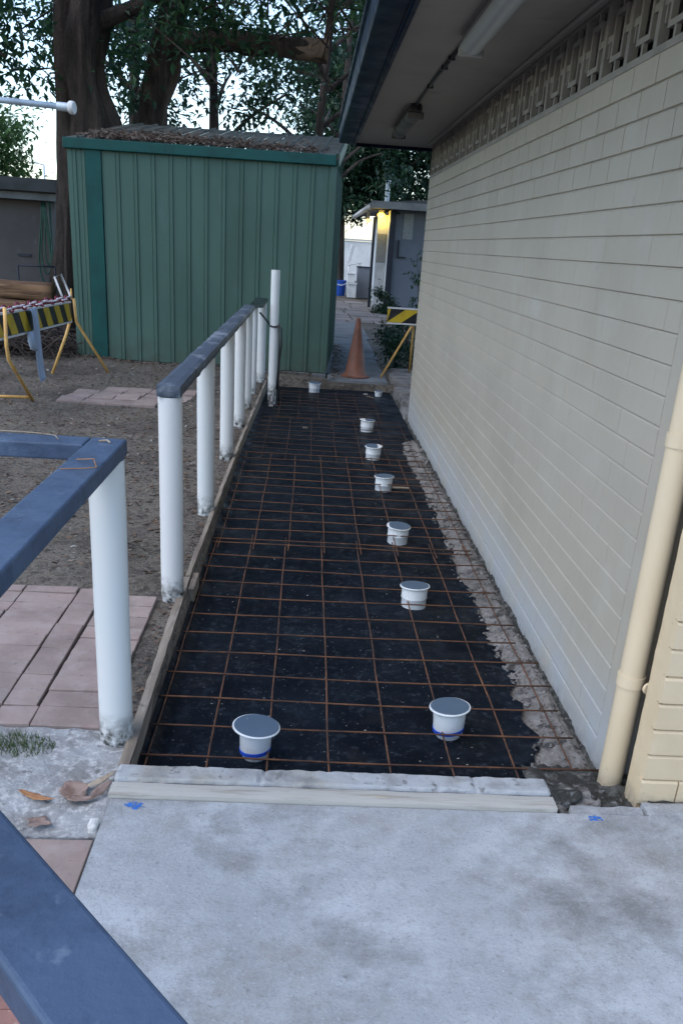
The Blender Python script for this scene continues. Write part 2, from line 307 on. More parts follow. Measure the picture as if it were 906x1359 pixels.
M['palefascia'] = Mt('grey_fascia', (.17,.185,.19), .7).layer((.12,.13,.135), 3, .45, .6).done()
M['hose'] = Mt('green_hose', (.012,.06,.04), .45).layer((.02,.085,.055), 10, .5, .65).done()
M['log'] = (Mt('log_bark', (.24,.135,.07), .9).layer((.12,.065,.038), 4, .42, .6, 8, (.4,3,3)).layer((.36,.22,.12), 6, .56, .7, 7, (.3,3,3), amt=.6).bump(14, .9, .03, 7, (.3,3,3)).done())
M['galv'] = Mt('pale_galvanised_steel', (.46,.52,.56), .4, .3).layer((.36,.41,.45), 10, .45, .65).done()
M['bggrey'] = Mt('slate_grey_wall', (.155,.175,.205), .75).layer((.135,.152,.18), 1.5, .45, .62, 6).done()
M['bgwhite'] = Mt('white_side_wall', (.62,.65,.66), .7).layer((.5,.53,.545), 3, .48, .66, 6).done()
M['navytrim'] = Mt('navy_trim', (.014,.018,.03), .5).layer((.022,.027,.04), 6, .5, .66).done()
M['panelgrey'] = Mt('grey_screen', (.27,.29,.29), .6).layer((.22,.235,.24), 20, .45, .62).done()
M['slabgrey'] = (Mt('path_concrete', (.15,.16,.165), .85).layer((.10,.105,.105), 2, .45, .62, 7).layer((.20,.205,.21), 9, .58, .72, 6, amt=.5).layer((.10,.095,.085), 7, .60, .7, 7, amt=.6).bump(40, .4, .006).done())
M['pathpaver'] = (Mt('old_path_slab', (.21,.19,.175), .85).layer((.15,.135,.12), 3, .45, .62, 7).objrand(.2).bump(40, .4, .006).done())
M['stone'] = (Mt('flat_stone', (.17,.16,.15), .9).layer((.09,.083,.076), 8, .45, .62, 7).layer((.36,.345,.33), 14, .58, .7, 6, amt=.6).objrand(.15).bump(30, .6, .01).done())
M['blueplastic'] = Mt('blue_plastic', (.02,.09,.45), .4).layer((.03,.12,.5), 6, .5, .66).done()
M['whiteplastic'] = Mt('white_plastic', (.72,.74,.75), .45).layer((.6,.62,.63), 6, .5, .66).done()
M['gapfill'] = Mt('pale_gap_fill', (.72,.73,.72), .8).layer((.62,.63,.62), 1.5, .45, .62).done()
M['grass'] = Mt('short_grass', (.06,.11,.035), .6).island([(.045,.085,.03),(.09,.13,.05),(.12,.13,.07)]).leaf(.25)
lampm = Mt('yellow_lamp_glow', (1,.62,.08), .4); lampm.b.inputs['Emission Color'].default_value = (1,.62,.07,1); lampm.b.inputs['Emission Strength'].default_value = 3.0
M['lampglow'] = lampm.layer((1,.7,.15), 8, .45, .6).done()

# ------------------------------------------------------------------ ground: one sheet with the excavated bed let into it
def sgn(v): return 1 if v > 0 else -1
def gh(x, y):
    if -0.485 < x < 1.30 and 2.26 < y < 10.86: return -0.19
    if x > -0.52 and y < 2.26: return -0.19
    h = 0.011*N3(x, y, 0, 2.1)+0.006*N3(x, y, 3, 9)+0.004*N3(x, y, 5, 26)
    if x < -0.48:
        h -= 0.012
        d = min(1, max(0, (-0.5-x)/.12)); h -= 0.02*(1-d)*abs(N3(x, y, 2, 6))*2       # scoured edge beside the boards
        if -1.75 < x < -0.60 and 2.5 < y < 3.79: h = -0.022
        if -2.36 < x < -1.2 and 8.42 < y < 9.5: h = min(h, -0.03)
        if x < -0.52 and 1.9 < y < 2.53: h = -0.035
        if y < 2.0: h = -0.06
        if 9.6 < y < 11.5 and x < -1.0: h += 0.05*max(0, N3(x, y, 9, 1.7))+.02
    if y > 30 or abs(x) > 20: h = -0.02
    if x > 0.1 and y > 10.8: h -= 0.03
    return h
xs = [-400,-120,-40,-16,-9,-7,-5.5,-4.6,-4.0]+frange(-3.6,-.535,72)+[-.50,-.487,-.483]+frange(-.4,1.28,8)+[1.299,1.301,1.5,1.8,2.4,3.2,4.5,7,12,40,120,400]
ys = [-60,-15,-5,-2,-.5,.5,1.0,1.4]+frange(1.5,2.255,18)+[2.259,2.261]+frange(2.3,10.82,150)+[10.859,10.861]+frange(10.95,14,24)+[15,16.5,18,20,23,27,32,40,60,120,300,900]
g = MB(); g.sheet(xs, ys, gh)
gnd = struct(g.build('ground', M['dirt'], smooth=True))

def ge(t): return 0
# concrete slab in front
g = MB(); sx = frange(-.505, 3.6, 60); sy = frange(-2.5, 2.13, 60)
def slabz(x, y): return 0.003*N3(x, y, 1, 1.5)-0.001
g.sheet(sx, sy, slabz)
g.add([(-.505,-2.5,-.16),(-.505,2.13,-.16),(-.505,2.13,-.001),(-.505,-2.5,-.001)], [(0,1,2,3)])
g.add([(-.505,2.13,-.16),(3.6,2.13,-.16),(3.6,2.13,-.001),(-.505,2.13,-.001)], [(0,1,2,3)])
slab = struct(g.build('concrete_slab', M['concrete'], smooth=False))
g = MB(); g.rough(1.075, 3.6, 2.131, 2.212, -.16, -.002, .02, .004, 14, .006); struct(g.build('slab_edge', M['concrete']))
g = MB(); g.rough(.845, 1.073, 2.131, 2.188, -.16, -.004, .012, .006, 22, .008, seed=8); struct(g.build('slab_lip', M['concrete']))
for (x, y, r, sd, lab) in ((-.429,2.10,.024,1,'smudged blue paint mark by the left end of the timber strip'), (.905,2.132-.02,.019,5,'blue paint mark beside the downpipe corner')):
    pts = []
    for k in range(22):
        q = 2*math.pi*k/22; rr = r*(.9+.6*N3(math.cos(q)*2.6, math.sin(q)*2.6, sd)+.25*N3(math.cos(q)*7, math.sin(q)*7, sd)); pts.append((x+rr*1.1*math.cos(q), y+rr*.72*math.sin(q)))
    g = MB(); g.prism(pts, slabz(x, y)-.004, slabz(x, y)+.0015); o = g.build('paint_mark', M['bluepaint'], slab); o['label'] = lab

# kerb and timber strip closing the bed
k = thing('kerb', (.15,2.25,0), 'whitewashed concrete kerb across the near end of the black bed', 'kerb')
g = MB(); g.rough(-.508, .80, 2.208, 2.293, -.16, .016, .011, .003, 30, .006)
g.v = [(x, y, z-(.010*max(0, 1-abs(x+.074-.25*(y-2.25))/.012)+.006*max(0, 1-abs(x-.566)/.008) if z > -.05 else 0)) for x, y, z in g.v]
g.build('kerb_beam', M['kerb'], k)
g = MB(); g.rough(-.512, .80, 2.134, 2.200, -.10, .012, .02, .002, 10, .003); tag(g.build('timber_strip', M['strip']), 'long weathered timber strip with yellow stain laid against the kerb', 'timber strip')

# membrane and rough edge
EDGE = [(2.29,.84),(2.55,.846),(2.70,.90),(2.752,.913),(2.886,.873),(3.006,.906),(3.063,.858),(3.235,.951),(3.409,.906),(3.648,.937),(3.816,.897),(4.105,.919),(4.367,.875),(4.666,.879),(4.938,.929),(5.225,.891),(5.552,.901),(6.016,.93),(6.556,.963),(7.1,1.0),(7.632,1.035),(8.5,1.044),(10.86,1.044)]
def edge(y):
    for (a, xa), (b, xb) in zip(EDGE, EDGE[1:]):
        if a <= y <= b: return xa+(xb-xa)*(y-a)/(b-a)+.02*N3(y, 0, 0, 9)+.010*N3(y, 4, 0, 31)
    return 1.04
def memz(x, y): return -.114+.004*abs(N3(x*2.2, y*.8, 4, 3))+.006*N3(x, y, 2, 1.4)+.0035*N3(x, y, 8, 5)+.0018*N3(x, y, 1, 17)
def memp(u, y):
    x = -.482+(edge(y)+.482)*u
    z = memz(x, y)
    if u > .985: z += .006
    if u < .04: z += .05*(1-u/.04)
    return (x, y, z)
g = MB(); g.sheet([0,.02,.04]+frange(.06,.98,26)+[.99,1.0], frange(2.294,10.85,230), lambda u, y: memp(u, y))
tag(g.build('plastic_membrane', M['membrane'], smooth=True), 'black plastic membrane sheet lining the excavated bed under the mesh', 'membrane')
def rubz(x, y):
    t = max(0, min(1, (x-.80)/.25))
    z = -.142+.078*t+.008*N3(x, y, 6, 4)-.008*max(0, N3(x, y, 9, 9))+.006*N3(x, y, 2, 24)+.005*N3(x, y, 1, 55)+.003*N3(x, y, 3, 110)-.03*max(0, x-1.0)/.035
    return z
g = MB(); g.sheet(frange(.74,1.035,60), frange(2.294,7.9,560), rubz); struct(g.build('rubble_edge', M['rubble'], smooth=True))
g = MB()
g.sheet(frange(1.028,1.06,5), frange(2.47,10.8,500), lambda x, y: -.125+.9*(x-1.0)+.02*N3(x, y, 3, 7)+.022*abs(N3(x, y, 5, 22))-.012)
struct(g.build('soil_edge', M['moss'], smooth=True))
g = MB(); g.sheet(frange(.78,1.16,44), frange(2.13,2.50,44), lambda x, y: -.055+.022*N3(x, y, 3, 9)+.02*N3(x, y, 5, 24)+.008*N3(x, y, 2, 60)-.10*max(0, y-2.3))
struct(g.build('hollow_soil', M['moss'], smooth=True))
# loose broken pieces in the corner by the downpipe and along the edge
CHL = ['pale broken chunk leaning on the right end of the kerb','dark chunk behind the kerb end, towards the wall','grey flake in front of the downpipe foot','dark slab piece between kerb end and blue paint mark','broken piece against the grey wall corner','upright dark piece touching the timber strip end']
CH = [(.845,2.235,-.02,.055,.035,.035),(.90,2.27,-.04,.05,.035,.03),(.985,2.23,-.045,.04,.03,.022),(.91,2.215,-.035,.05,.03,.03),(.965,2.30,-.06,.05,.04,.03),(.822,2.19,-.03,.02,.045,.03)]
for i, (x, y, z, a, b, c) in enumerate(CH):
    g = MB(); g.rough(x-a, x+a, y-b, y+b, z-c-.02, z+c*.7, .016, .016, 24, .012, seed=i*3.1)
    tag(g.build('concrete_chunk', M['rubble'] if i % 2 else M['moss']), CHL[i], 'rubble', 'chunks in the hollow by the downpipe')
g = MB(); r_ = random.Random(4)
for i in range(900):
    y = r_.uniform(2.36, 7.6); x = edge(min(y, 10))+r_.uniform(-.022, max(.03, 1.03-edge(min(y,10)))); s_ = .0025+.009*r_.random()**3
    c = Vector((x, y, max(rubz(x, y), memz(x, y)+.004 if x < edge(min(y,10)) else -1)+s_*.2)); n0 = len(g.v)
    u = Vector((r_.uniform(-1,1), r_.uniform(-1,1), r_.uniform(-.4,.4))).normalized(); v = u.orthogonal().normalized(); w = u.cross(v)
    g.obox(c, u*s_, v*s_*r_.uniform(.5,.9), w*s_*r_.uniform(.4,.7))
tag(g.build('rubble_crumbs', M['rubble']), 'small crumbs of broken concrete beside the wall footing', 'rubble', kind='stuff')
g = MB()
for i in range(150):
    y = 2.4+8.2*r_.random()**1.3; x = r_.uniform(-.45, .88); s_ = r_.uniform(.001, .0024)
    g.obox((x, y, memz(x, y)+s_*.4), (s_*1.6*r_.uniform(.6,1.5), s_*r_.uniform(-.5,.5), 0), (s_*.3, s_*r_.uniform(.5,1), 0), (0, 0, s_*.4))
for x, y in ((.72,10.55),(.78,10.3),(.75,10.4),(.02,8.3),(-.35,9.4)):
    g.obox((x, y, memz(x, y)+.012), (.022,.006,0), (-.004,.010,.003), (0,0,.005))
tag(g.build('pale_chips', M['chip']), 'pale chips and crumbs scattered on the black membrane', 'debris', kind='stuff')

# formwork boards on the left
fw = thing('formwork', (-.49,2.3,0), 'weathered grey timber formwork boards along the posts', 'formwork')
for i, (a, b, xa, xb, w, zt) in enumerate(((2.297,3.93,-.497,-.520,.036,.006),(3.935,6.75,-.515,-.50,.026,.012),(6.755,10.45,-.502,-.45,.026,.014))):
    g = MB(); g.rough(-w/2, w/2, a, b, -.15, zt, .03, .003, 9, .003, seed=i*5.0)
    g.v = [(x+xa+(xb-xa)*(y-a)/(b-a), y, z) for x, y, z in g.v]
    g.build('formwork_board', M['formwood'], fw)
g = MB(); g.rough(-.50, -.47, 3.80, 4.02, -.14, -.005, .03, .003, 9, .003); g.build('splice_block', M['formwood'], fw)

# steel mesh sheets, every bar a part
def bar(pts, r, parent, mt='rust'):
    g = MB(); g.tube(pts, r, 6); return g.build('bar', M[mt], parent, smooth=True)
SHEETS = [(2.33,4.86,0.0,2.47,-.082,'rusty steel mesh sheet nearest the kerb'), (4.60,7.00,.02,4.73,-.074,'second rusty mesh sheet from the kerb, lapped over the first'),
          (6.86,8.66,-.055,6.98,-.084,'third rusty mesh sheet from the kerb, shifted sideways'), (8.58,10.40,.06,8.68,-.09,'farthest shade-darkened mesh sheet before the path step')]
for si, (ya, yb, dx, y0, z, lab) in enumerate(SHEETS):
    t = thing('steel_mesh', (.2,(ya+yb)/2,-.13), lab, 'steel mesh', 'mesh sheets lying in the bed')
    lx = [-.458+dx,-.262+dx,-.068+dx,.134+dx,.337+dx,.545+dx,.76+dx,.955+dx*.4]
    if si == 3: lx = [-.25,-.05,.15,.36,.56,.76]
    for j, x in enumerate(lx):
        pts = [(x+.010*N3(x, y, si, .8)+.004*N3(x, y, si, 4), y, z+.006+.010*N3(x*3, y, si, 1.3)) for y in frange(ya, yb, 12)]
        bar(pts, .0034, t, 'rust' if si < 2 else 'rustshade')
    y = y0; j = 0
    while y < yb-.03:
        xa, xb = lx[0]-.035+RND.uniform(-.03,.01), lx[-1]+RND.uniform(.02,.065)
        if si == 0 and j in (0,1,2,3,4,6): xb = 1.02+RND.uniform(-.02,.02)
        sag = RND.uniform(-.006,.006)
        pts = [(x, y+.010*N3(x, y, 7, 1.1)+sag*(x), z+.013+.010*N3(x, y*2, 11, 1.5)+(.02*max(0, x-.8) if si == 0 else 0)) for x in frange(xa, xb, 9)]
        bar(pts, .0033, t, 'rust' if si < 2 else 'rustshade'); y += .2015; j += 1
# spacer chairs are hidden; capped pipes
CAPS = [(-.114,2.562,.004,.080,'white capped pipe with blue tape nearest the formwork, in front','t'), (.574,2.752,.004,.074,'white capped pipe with blue tape ring nearest the wall and kerb','t'),
 (.582,3.99,-.008,.073,'second capped pipe along the right-hand row from the kerb',''), (.592,4.985,-.01,.072,'third capped pipe along the right-hand row from the kerb',''),
 (.598,6.19,-.008,.072,'fourth capped pipe along the right-hand row, beside a pale stick',''), (.587,7.19,-.006,.072,'fifth capped pipe along the right-hand row from the kerb',''),
 (.605,8.36,-.006,.072,'sixth and farthest capped pipe of the right-hand row',''), (.111,10.56,-.004,.075,'small capped pipe standing against the shed footing',''), (.87,10.52,-.055,.05,'low pale pipe stub at the foot of the path step','')]
for i, (x, y, zc, r, lab, tp) in enumerate(CAPS):
    t = thing('capped_pipe', (x,y,-.13), lab, 'pipe', 'capped drain pipes in the bed')
    rp = r*(.69 if i == 0 else .80 if i == 1 else .86); ang = RND.uniform(-.06,.06)
    g = MB()
    g.lathe((x,y,0), [(rp*.62,-.128),(rp*.74,-.112),(rp*.90,-.094),(rp*.92,-.090),(rp,zc-.009)] if tp else [(rp*.96,-.135),(rp*.96,-.075),(rp*1.02,-.068),(rp,-.06),(rp,zc-.009)], 28)
    g.build('pipe', M['pvc'], t, smooth=False, auto=35)
    g = MB(); g.lathe((x,y,0), [(rp*1.01,zc-.009),(r*.97,zc-.0075),(r,zc-.005),(r,zc-.0025),(r*.985,zc-.0005),(r*.955,zc)], 40); o = g.build('cap_rim', M['pvc'], t, auto=35)
    g = MB(); g.lathe((x,y,0), [(r*.955,zc+.0003),(r*.93,zc+.0018),(r*.2,zc+.0022)], 40); c = g.build('cap_disc', M['pvccap'], t, auto=35)
    for q in (o, c):
        q.rotation_euler = (ang, RND.uniform(-.05,.05), 0)
    t.rotation_euler = (RND.uniform(-.03,.03), RND.uniform(-.03,.03), 0)
    if tp:
        g = MB(); g.lathe((x,y,0), [(rp*.93,-.091),(rp*.945,-.0905),(rp*.965,-.077),(rp*.945,-.0765)], 28)
        g.v = [(a, b, c_+.10*(a-x)) for a, b, c_ in g.v]; g.build('tape_ring', M['bluetape'], t, auto=35)
g = MB(); g.tube([(.66,6.17,-.085),(.78,6.16,-.082)], .008, 8); tag(g.build('stick', M['twig']), 'short pale stick poking out beside the fourth capped pipe', 'stick')

# ------------------------------------------------------------------ left paving and rough concrete patch
def paver(name, x0, x1, y0, y1, zt, mat_, parent, tilt=.004, h=.05):
    g = MB(); b = .0022
    tx, ty = RND.uniform(-tilt,tilt), RND.uniform(-tilt,tilt)
    def zz(x, y): return zt+tx*(x-x0)/(x1-x0)+ty*(y-y0)/(y1-y0)
    P = [(x0,y0),(x1,y0),(x1,y1),(x0,y1)]; Q = [(x0+b,y0+b),(x1-b,y0+b),(x1-b,y1-b),(x0+b,y1-b)]
    g.add([(x,y,zt-h) for x,y in P]+[(x,y,zz(x,y)-b) for x,y in P]+[(x,y,zz(x,y)) for x,y in Q],
          [(0,1,5,4),(1,2,6,5),(2,3,7,6),(3,0,4,7),(4,5,9,8),(5,6,10,9),(6,7,11,10),(7,4,8,11),(8,9,10,11)])
    return g.build(name, M[mat_], parent)
pv = struct(link('paving', None, (-1.0,3.1,-.01)))
for (x0, x1) in ((-1.70,-1.453),(-1.450,-1.213),(-1.210,-.975),(-.972,-.860),(-.851,-.617)):
    y = 2.655+RND.uniform(0,.004)
    w = .1135
    if x0 == -.972: w = .225
    while y < 3.70:
        y1 = min(y+w-.003, 3.745)
        if not (x0 == -.851 and y > 3.62): paver('paver', x0+RND.uniform(0,.003), x1-RND.uniform(0,.003), y, y1, -.002+RND.uniform(-.004,.003), 'paver', pv)
        y += w
for x0 in (-1.66,-1.432,-1.204,-.976,-.846):
    w = .225 if x0 != -.976 else .127
    paver('paver', x0, x0+w, 2.53, 2.651, -.004, 'paver', pv)
p2 = struct(link('far_paving', None, (-1.8,9,-.01)))
for i in range(5):
    for j in range(4):
        x0 = -2.33+i*.232+.12*(j % 2)*0+j*.02; y0 = 8.46+j*.235
        if (i, j) in ((0,3),(4,0)): continue
        paver('paver', x0, x0+.228, y0, y0+.23, -.004, 'paver', p2, .01)
# rough concrete around the near post
g = MB()
def patz(x, y):
    d = math.hypot((x+.70)/.13, (y-2.02)/.08)
    return -.012+.010*N3(x, y, 4, 4)+.010*N3(x, y, 7, 15)+.004*N3(x, y, 1, 45)-.018*math.exp(-d*d)
g.sheet(frange(-1.5,-.503,50), frange(1.965,2.525,34), patz); g.add([(-1.5,1.965,-.08),(-.503,1.965,-.08),(-.503,1.965,-.014),(-1.5,1.965,-.014)], [(0,1,2,3)])
struct(g.build('concrete_patch', M['patch'], smooth=True))
p3 = struct(link('red_paving', None, (-.9,1.4,-.02)))
paver('paver', -.73, -.512, 1.70, 1.955, -.012, 'paver', p3, .004, .05)
for i in range(5):
    for j in range(10):
        x0 = -1.6+i*.2175; y0 = .2+j*.149
        if y0+.14 > 1.70 and x0 > -.75: continue
        paver('paver', x0, x0+.2145, y0, y0+.146, -.014, 'redpaver', p3, .004, .05)
# dead leaves, one by one
def dry_leaf(x, y, L, w, rot, mt, lab, z=.0, curl=.35, roll=0.0):
    g = MB(); n = 9; vs = []; fs = []
    for i in range(n):
        t = i/(n-1); ww = w*math.sin(math.pi*min(1, t*.93+.05))**.75*(1-.25*t); zz = curl*L*(t-.5)**2
        for s_ in (-1,-.5,0,.5,1):
            vs.append(((t-.5)*L+.012*N3(t*5, s_*3, rot, 2), s_*ww*(1+.5*N3(t*9, s_*2, rot+L*40, 1.7)), zz+.5*curl*abs(s_)*ww+.003+roll*s_*ww))
    for i in range(n-1):
        for q in range(4): fs.append((i*5+q, i*5+q+1, (i+1)*5+q+1, (i+1)*5+q))
    c, s2 = math.cos(rot), math.sin(rot)
    g.add([(x+a*c-b*s2, y+a*s2+b*c, z+h) for a, b, h in vs], fs)
    o = g.build('dead_leaf', M[mt], smooth=True); so_ = o.modifiers.new('thick', 'SOLIDIFY'); so_.thickness = .0012
    return tag(o, lab, 'leaf', 'dead leaves on the rough concrete')
dry_leaf(-.712,2.135,.115,.014,-.35,'orangeleaf','long orange dead leaf lying at the left on rough concrete',-.012)
dry_leaf(-.612,2.165,.085,.040,.55,'paleleaf','broad pinkish dead leaf lying by the kerb end',-.006,.3,.25)
dry_leaf(-.585,2.125,.085,.016,.1,'paleleaf','narrow brown dead leaf just in front of the broad pinkish one',-.006)
dry_leaf(-.545,2.21,.10,.013,.95,'twig','thin tan dead leaf tucked against the kerb corner',.002,.2)
dry_leaf(-.535,2.165,.09,.012,1.15,'paleleaf','slim dead leaf standing against the timber strip end',.002,.2,.6)
dry_leaf(-.672,2.025,.07,.033,-.3,'paleleaf','tan curled dead leaf in the hollow of the patch',-.02,.4,-.2)
g = MB(); g.rough(-.535,-.508,1.985,2.025,-.03,.012,.008,.004,40,.004); tag(g.build('concrete_flake', M['whitetrim']), 'white concrete flake at the left corner of the slab', 'flake')

# ------------------------------------------------------------------ handrails
def post(parent, x, y, z0, z1, r=.050, mt='postwhite'):
    g = MB(); g.tube([(x+.002*N3(z,x,y,3), y, z) for z in frange(z0, z1, 6)], r, 28)
    return g.build('post', M[mt], parent, smooth=False, auto=40)
hr = thing('handrail', (-.552,3.7,0), 'white posts under a weathered dark grey rail along the bed', 'handrail')
for y in (3.70,5.06,6.47,7.70,8.62): post(hr, -.552-.008*(y-3.7)/5, y, -.04, .884)
for i, (a, b) in enumerate(((3.645,5.86),(5.863,8.74))):
    g = MB(); g.rough(-.603, -.500, a, b, .885, .937, .026, .0022, 7, .006, seed=i*4.0); g.build('rail', M['railold'], hr)
h2 = thing('short_handrail', (-.53,10.0,0), 'two slim white posts with a dark green cap at the far end', 'handrail')
post(h2, -.555, 9.55, -.04, .85, .037); post(h2, -.515, 10.45, -.04, .86, .05)
g = MB(); g.rough(-.60, -.455, 9.45, 10.52, .862, .905, .04, .003, 9, .008); g.build('rail_cap', M['capgreen'], h2)
tp = thing('tall_post', (-.345,9.6,-.1), 'tall white round post with a black cable tied round it', 'post')
post(tp, -.348, 9.6, -.14, 1.23, .046)
g = MB()
ringp = [(-.348+.052*math.cos(q), 9.6+.052*math.sin(q), .70+.02*math.sin(q*1.0)) for q in frange(0, 2*math.pi, 16)]
g.tube(ringp, .009, 6); g.tube([(-.40,9.57,.71),(-.46,9.6,.77),(-.50,9.7,.80)], .010, 6)
g.tube([(-.30,9.56,.70),(-.265,9.56,.66),(-.262,9.56,.5),(-.28,9.555,.35),(-.285,9.55,.15),(-.27,9.54,-.12)], .009, 6)
g.tube([(-.30,9.56,.69),(-.285,9.55,.45),(-.292,9.548,.22),(-.30,9.545,.05)], .010, 6)
g.build('cable', M['blackplastic'], tp, smooth=True)

nr = thing('near_handrail', (-.55,2.5,0), 'slate blue handrail in the foreground turning round a thick white post', 'handrail')
post(nr, -.553, 2.475, -.04, .902, .052)
ZR0, ZR1 = .903, .95
def railseg(poly, seed):
    g = MB(); n = len(poly); b = .005
    cx = sum(p[0] for p in poly)/n; cy = sum(p[1] for p in poly)/n
    g.prism(poly, ZR0, ZR1); o = g.build('rail', M['rail'], nr); bevel(o, .006, 3); return o
railseg([(-.502,2.535),(-.602,2.537),(-.605,.9985),(-.505,1.011)], 0)           # towards the viewer, mitred
railseg([(-.6035,2.537),(-3.2,2.53),(-3.2,2.428),(-.6035,2.432)], 1)             # off to the left
railseg([(-.505,1.0095),(-.605,.997),(-.0866,.390),(.027,.390)], 2)            # diagonal one
post(nr, -2.6, 2.48, -.06, .902, .052); post(nr, -.035, .43, -.02, .902, .036)
g = MB(); g.tube([(-.739,2.53,.953),(-.70,2.51,.955),(-.678,2.465,.953)], .0014, 5); tag(g.build('straw', M['twig']), 'bent straw lying on the left arm of the blue handrail', 'straw')
g = MB(); g.tube([(-.90,2.535,.954),(-.80,2.538,.954),(-.74,2.528,.954)], .0013, 5); tag(g.build('straw', M['twig']), 'faint long straw along the back edge of the blue handrail', 'straw')
g = MB(); g.tube([(-.575,2.245,.953),(-.53,2.24,.958),(-.508,2.17,.954),(-.53,2.155,.954),(-.59,2.14,.953)], .0014, 5); tag(g.build('straw', M['orangeleaf']), 'reddish twig folded across the blue rail near its corner', 'straw')
g = MB(); g.tube([(-.57,2.48,.952),(-.545,2.475,.956),(-.535,2.46,.953)], .0025, 5); tag(g.build('straw', M['twig']), 'small pale leaf scrap on the corner joint of the blue rail', 'straw')

# ------------------------------------------------------------------ building on the right
WX, C0, CP, NC = 1.05, .009, .0878, 24
bl = thing('brick_building', (1.2,5.7,0), 'grey painted brick building with patterned vent blocks under deep eaves', 'building')
g = MB(); g.box(WX+.0075, 1.27, 2.572, 8.90, -.20, C0+NC*CP-.004); g.build('wall_core', M['mortar'], bl)
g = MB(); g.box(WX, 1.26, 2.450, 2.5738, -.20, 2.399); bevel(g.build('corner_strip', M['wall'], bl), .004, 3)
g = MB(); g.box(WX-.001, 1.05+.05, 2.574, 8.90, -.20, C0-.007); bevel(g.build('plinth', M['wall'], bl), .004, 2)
def brick_mesh(nm, L, Hh, D, mt, b=.0008, ax='y', sd=0):
    g = MB(); nl, nh = 6, 3
    # front face at local x = 0 (or y = 0), slightly uneven, softened edges
    vz = [0, .0028, Hh-.0072, Hh-.0004]
    def pt(i, j):
        u = L*i/nl; v = vz[j]; e = 0
        if i in (0, nl): u += (.35*b if i == 0 else -.35*b); e = .25*b
        if j in (0, nh): e = .0062
        d = e+.0006*N3(u*6+sd*9.1, v*14, sd, 3)
        v += (.0009*N3(u*7, sd*5.3, v, 4) if j in (0, nh-1) else 0)
        return (d, u, v) if ax == 'y' else (u, d, v)
    vs = [pt(i, j) for j in range(nh+1) for i in range(nl+1)]; n = nl+1
    fs = [(j*n+i, (j+1)*n+i, (j+1)*n+i+1, j*n+i+1) for j in range(nh) for i in range(nl)]
    k0 = len(vs)
    bk = [(0,0),(L,0),(L,Hh),(0,Hh)]
    vs += [(D, u, v) if ax == 'y' else (u, D, v) for u, v in bk]
    c = [0, nl, nh*n+nl, nh*n]
    fs += [(*range(0, nl+1), k0+1, k0), (*[nh*n+i for i in range(nl, -1, -1)], k0+3, k0+2), (*[j*n for j in range(nh, -1, -1)], k0, k0+3), (*[j*n+nl for j in range(nh+1)], k0+2, k0+1)]
    if ax != 'y': fs = [tuple(reversed(f)) for f in fs]
    g.add(vs, fs); return g
def quadarea(p):
    q = [proj(a) for a in p]
    if None in q: return 0
    q = [(min(906, max(0, x)), min(1359, max(0, y))) for x, y in q]
    return abs(sum(q[i][0]*q[(i+1) % 4][1]-q[(i+1) % 4][0]*q[i][1] for i in range(4)))/2
BR = []
BL = .2275
for c in range(NC):
    z0 = C0+c*CP; topc = c >= NC-4
    gz = .0095; gy = .0045 if topc else .0004
    y = 2.5732; first = True; off = (.5 if c % 2 else 1.0)
    while y < 8.895:
        L = BL*(off if first else 1.0); first = False
        y1 = min(y+L, 8.90)
        if y1-y > .04:
            BR.append((y+gy/2, y1-gy/2, z0, z0+CP-.0004))
        y = y1
BR.sort(key=lambda b: -quadarea([(WX,b[0],b[2]),(WX,b[1],b[2]),(WX,b[1],b[3]),(WX,b[0],b[3])]))
cache = {}
for i, (ya, yb, za, zb) in enumerate(BR[:300]):
    key = (round(yb-ya, 3), i % 4)
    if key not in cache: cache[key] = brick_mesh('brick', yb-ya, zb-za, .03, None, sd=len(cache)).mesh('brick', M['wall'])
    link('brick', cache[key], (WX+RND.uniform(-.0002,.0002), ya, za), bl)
g = MB()
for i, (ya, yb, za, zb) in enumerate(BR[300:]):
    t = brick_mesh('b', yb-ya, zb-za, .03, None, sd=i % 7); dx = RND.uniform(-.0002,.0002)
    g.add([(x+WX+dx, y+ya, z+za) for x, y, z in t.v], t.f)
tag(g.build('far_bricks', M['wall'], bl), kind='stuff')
# patterned vent blocks
BZ0, BZ1 = C0+NC*CP, 2.392
g = MB(); w = .284; h = BZ1-BZ0; fr = .016; T = .034
g.box(0, T, 0, fr, 0, h); g.box(0, T, w-fr, w, 0, h); g.box(.001, T, fr, w-fr, 0, fr*1.4); g.box(.001, T, fr, w-fr, h-fr, h)
rw, rh, rb = .066, .082, .019; cy, cz = w/2, h/2+.004
g.box(.004, T-.01, cy-rw, cy+rw, cz-rh, cz-rh+rb); g.box(.004, T-.01, cy-rw, cy+rw, cz+rh-rb, cz+rh)
g.box(.004, T-.01, cy-rw, cy-rw+rb, cz-rh+rb, cz+rh-rb); g.box(.004, T-.01, cy+rw-rb, cy+rw, cz-rh+rb, cz+rh-rb)
g.box(.006, T-.012, cy-.008, cy+.008, fr*1.4, cz-rh); g.box(.006, T-.012, cy-.008, cy+.008, cz+rh, h-fr)
g.box(.006, T-.012, fr, cy-rw, cz-.012, cz+.012); g.box(.006, T-.012, cy+rw, w-fr, cz-.012, cz+.012)
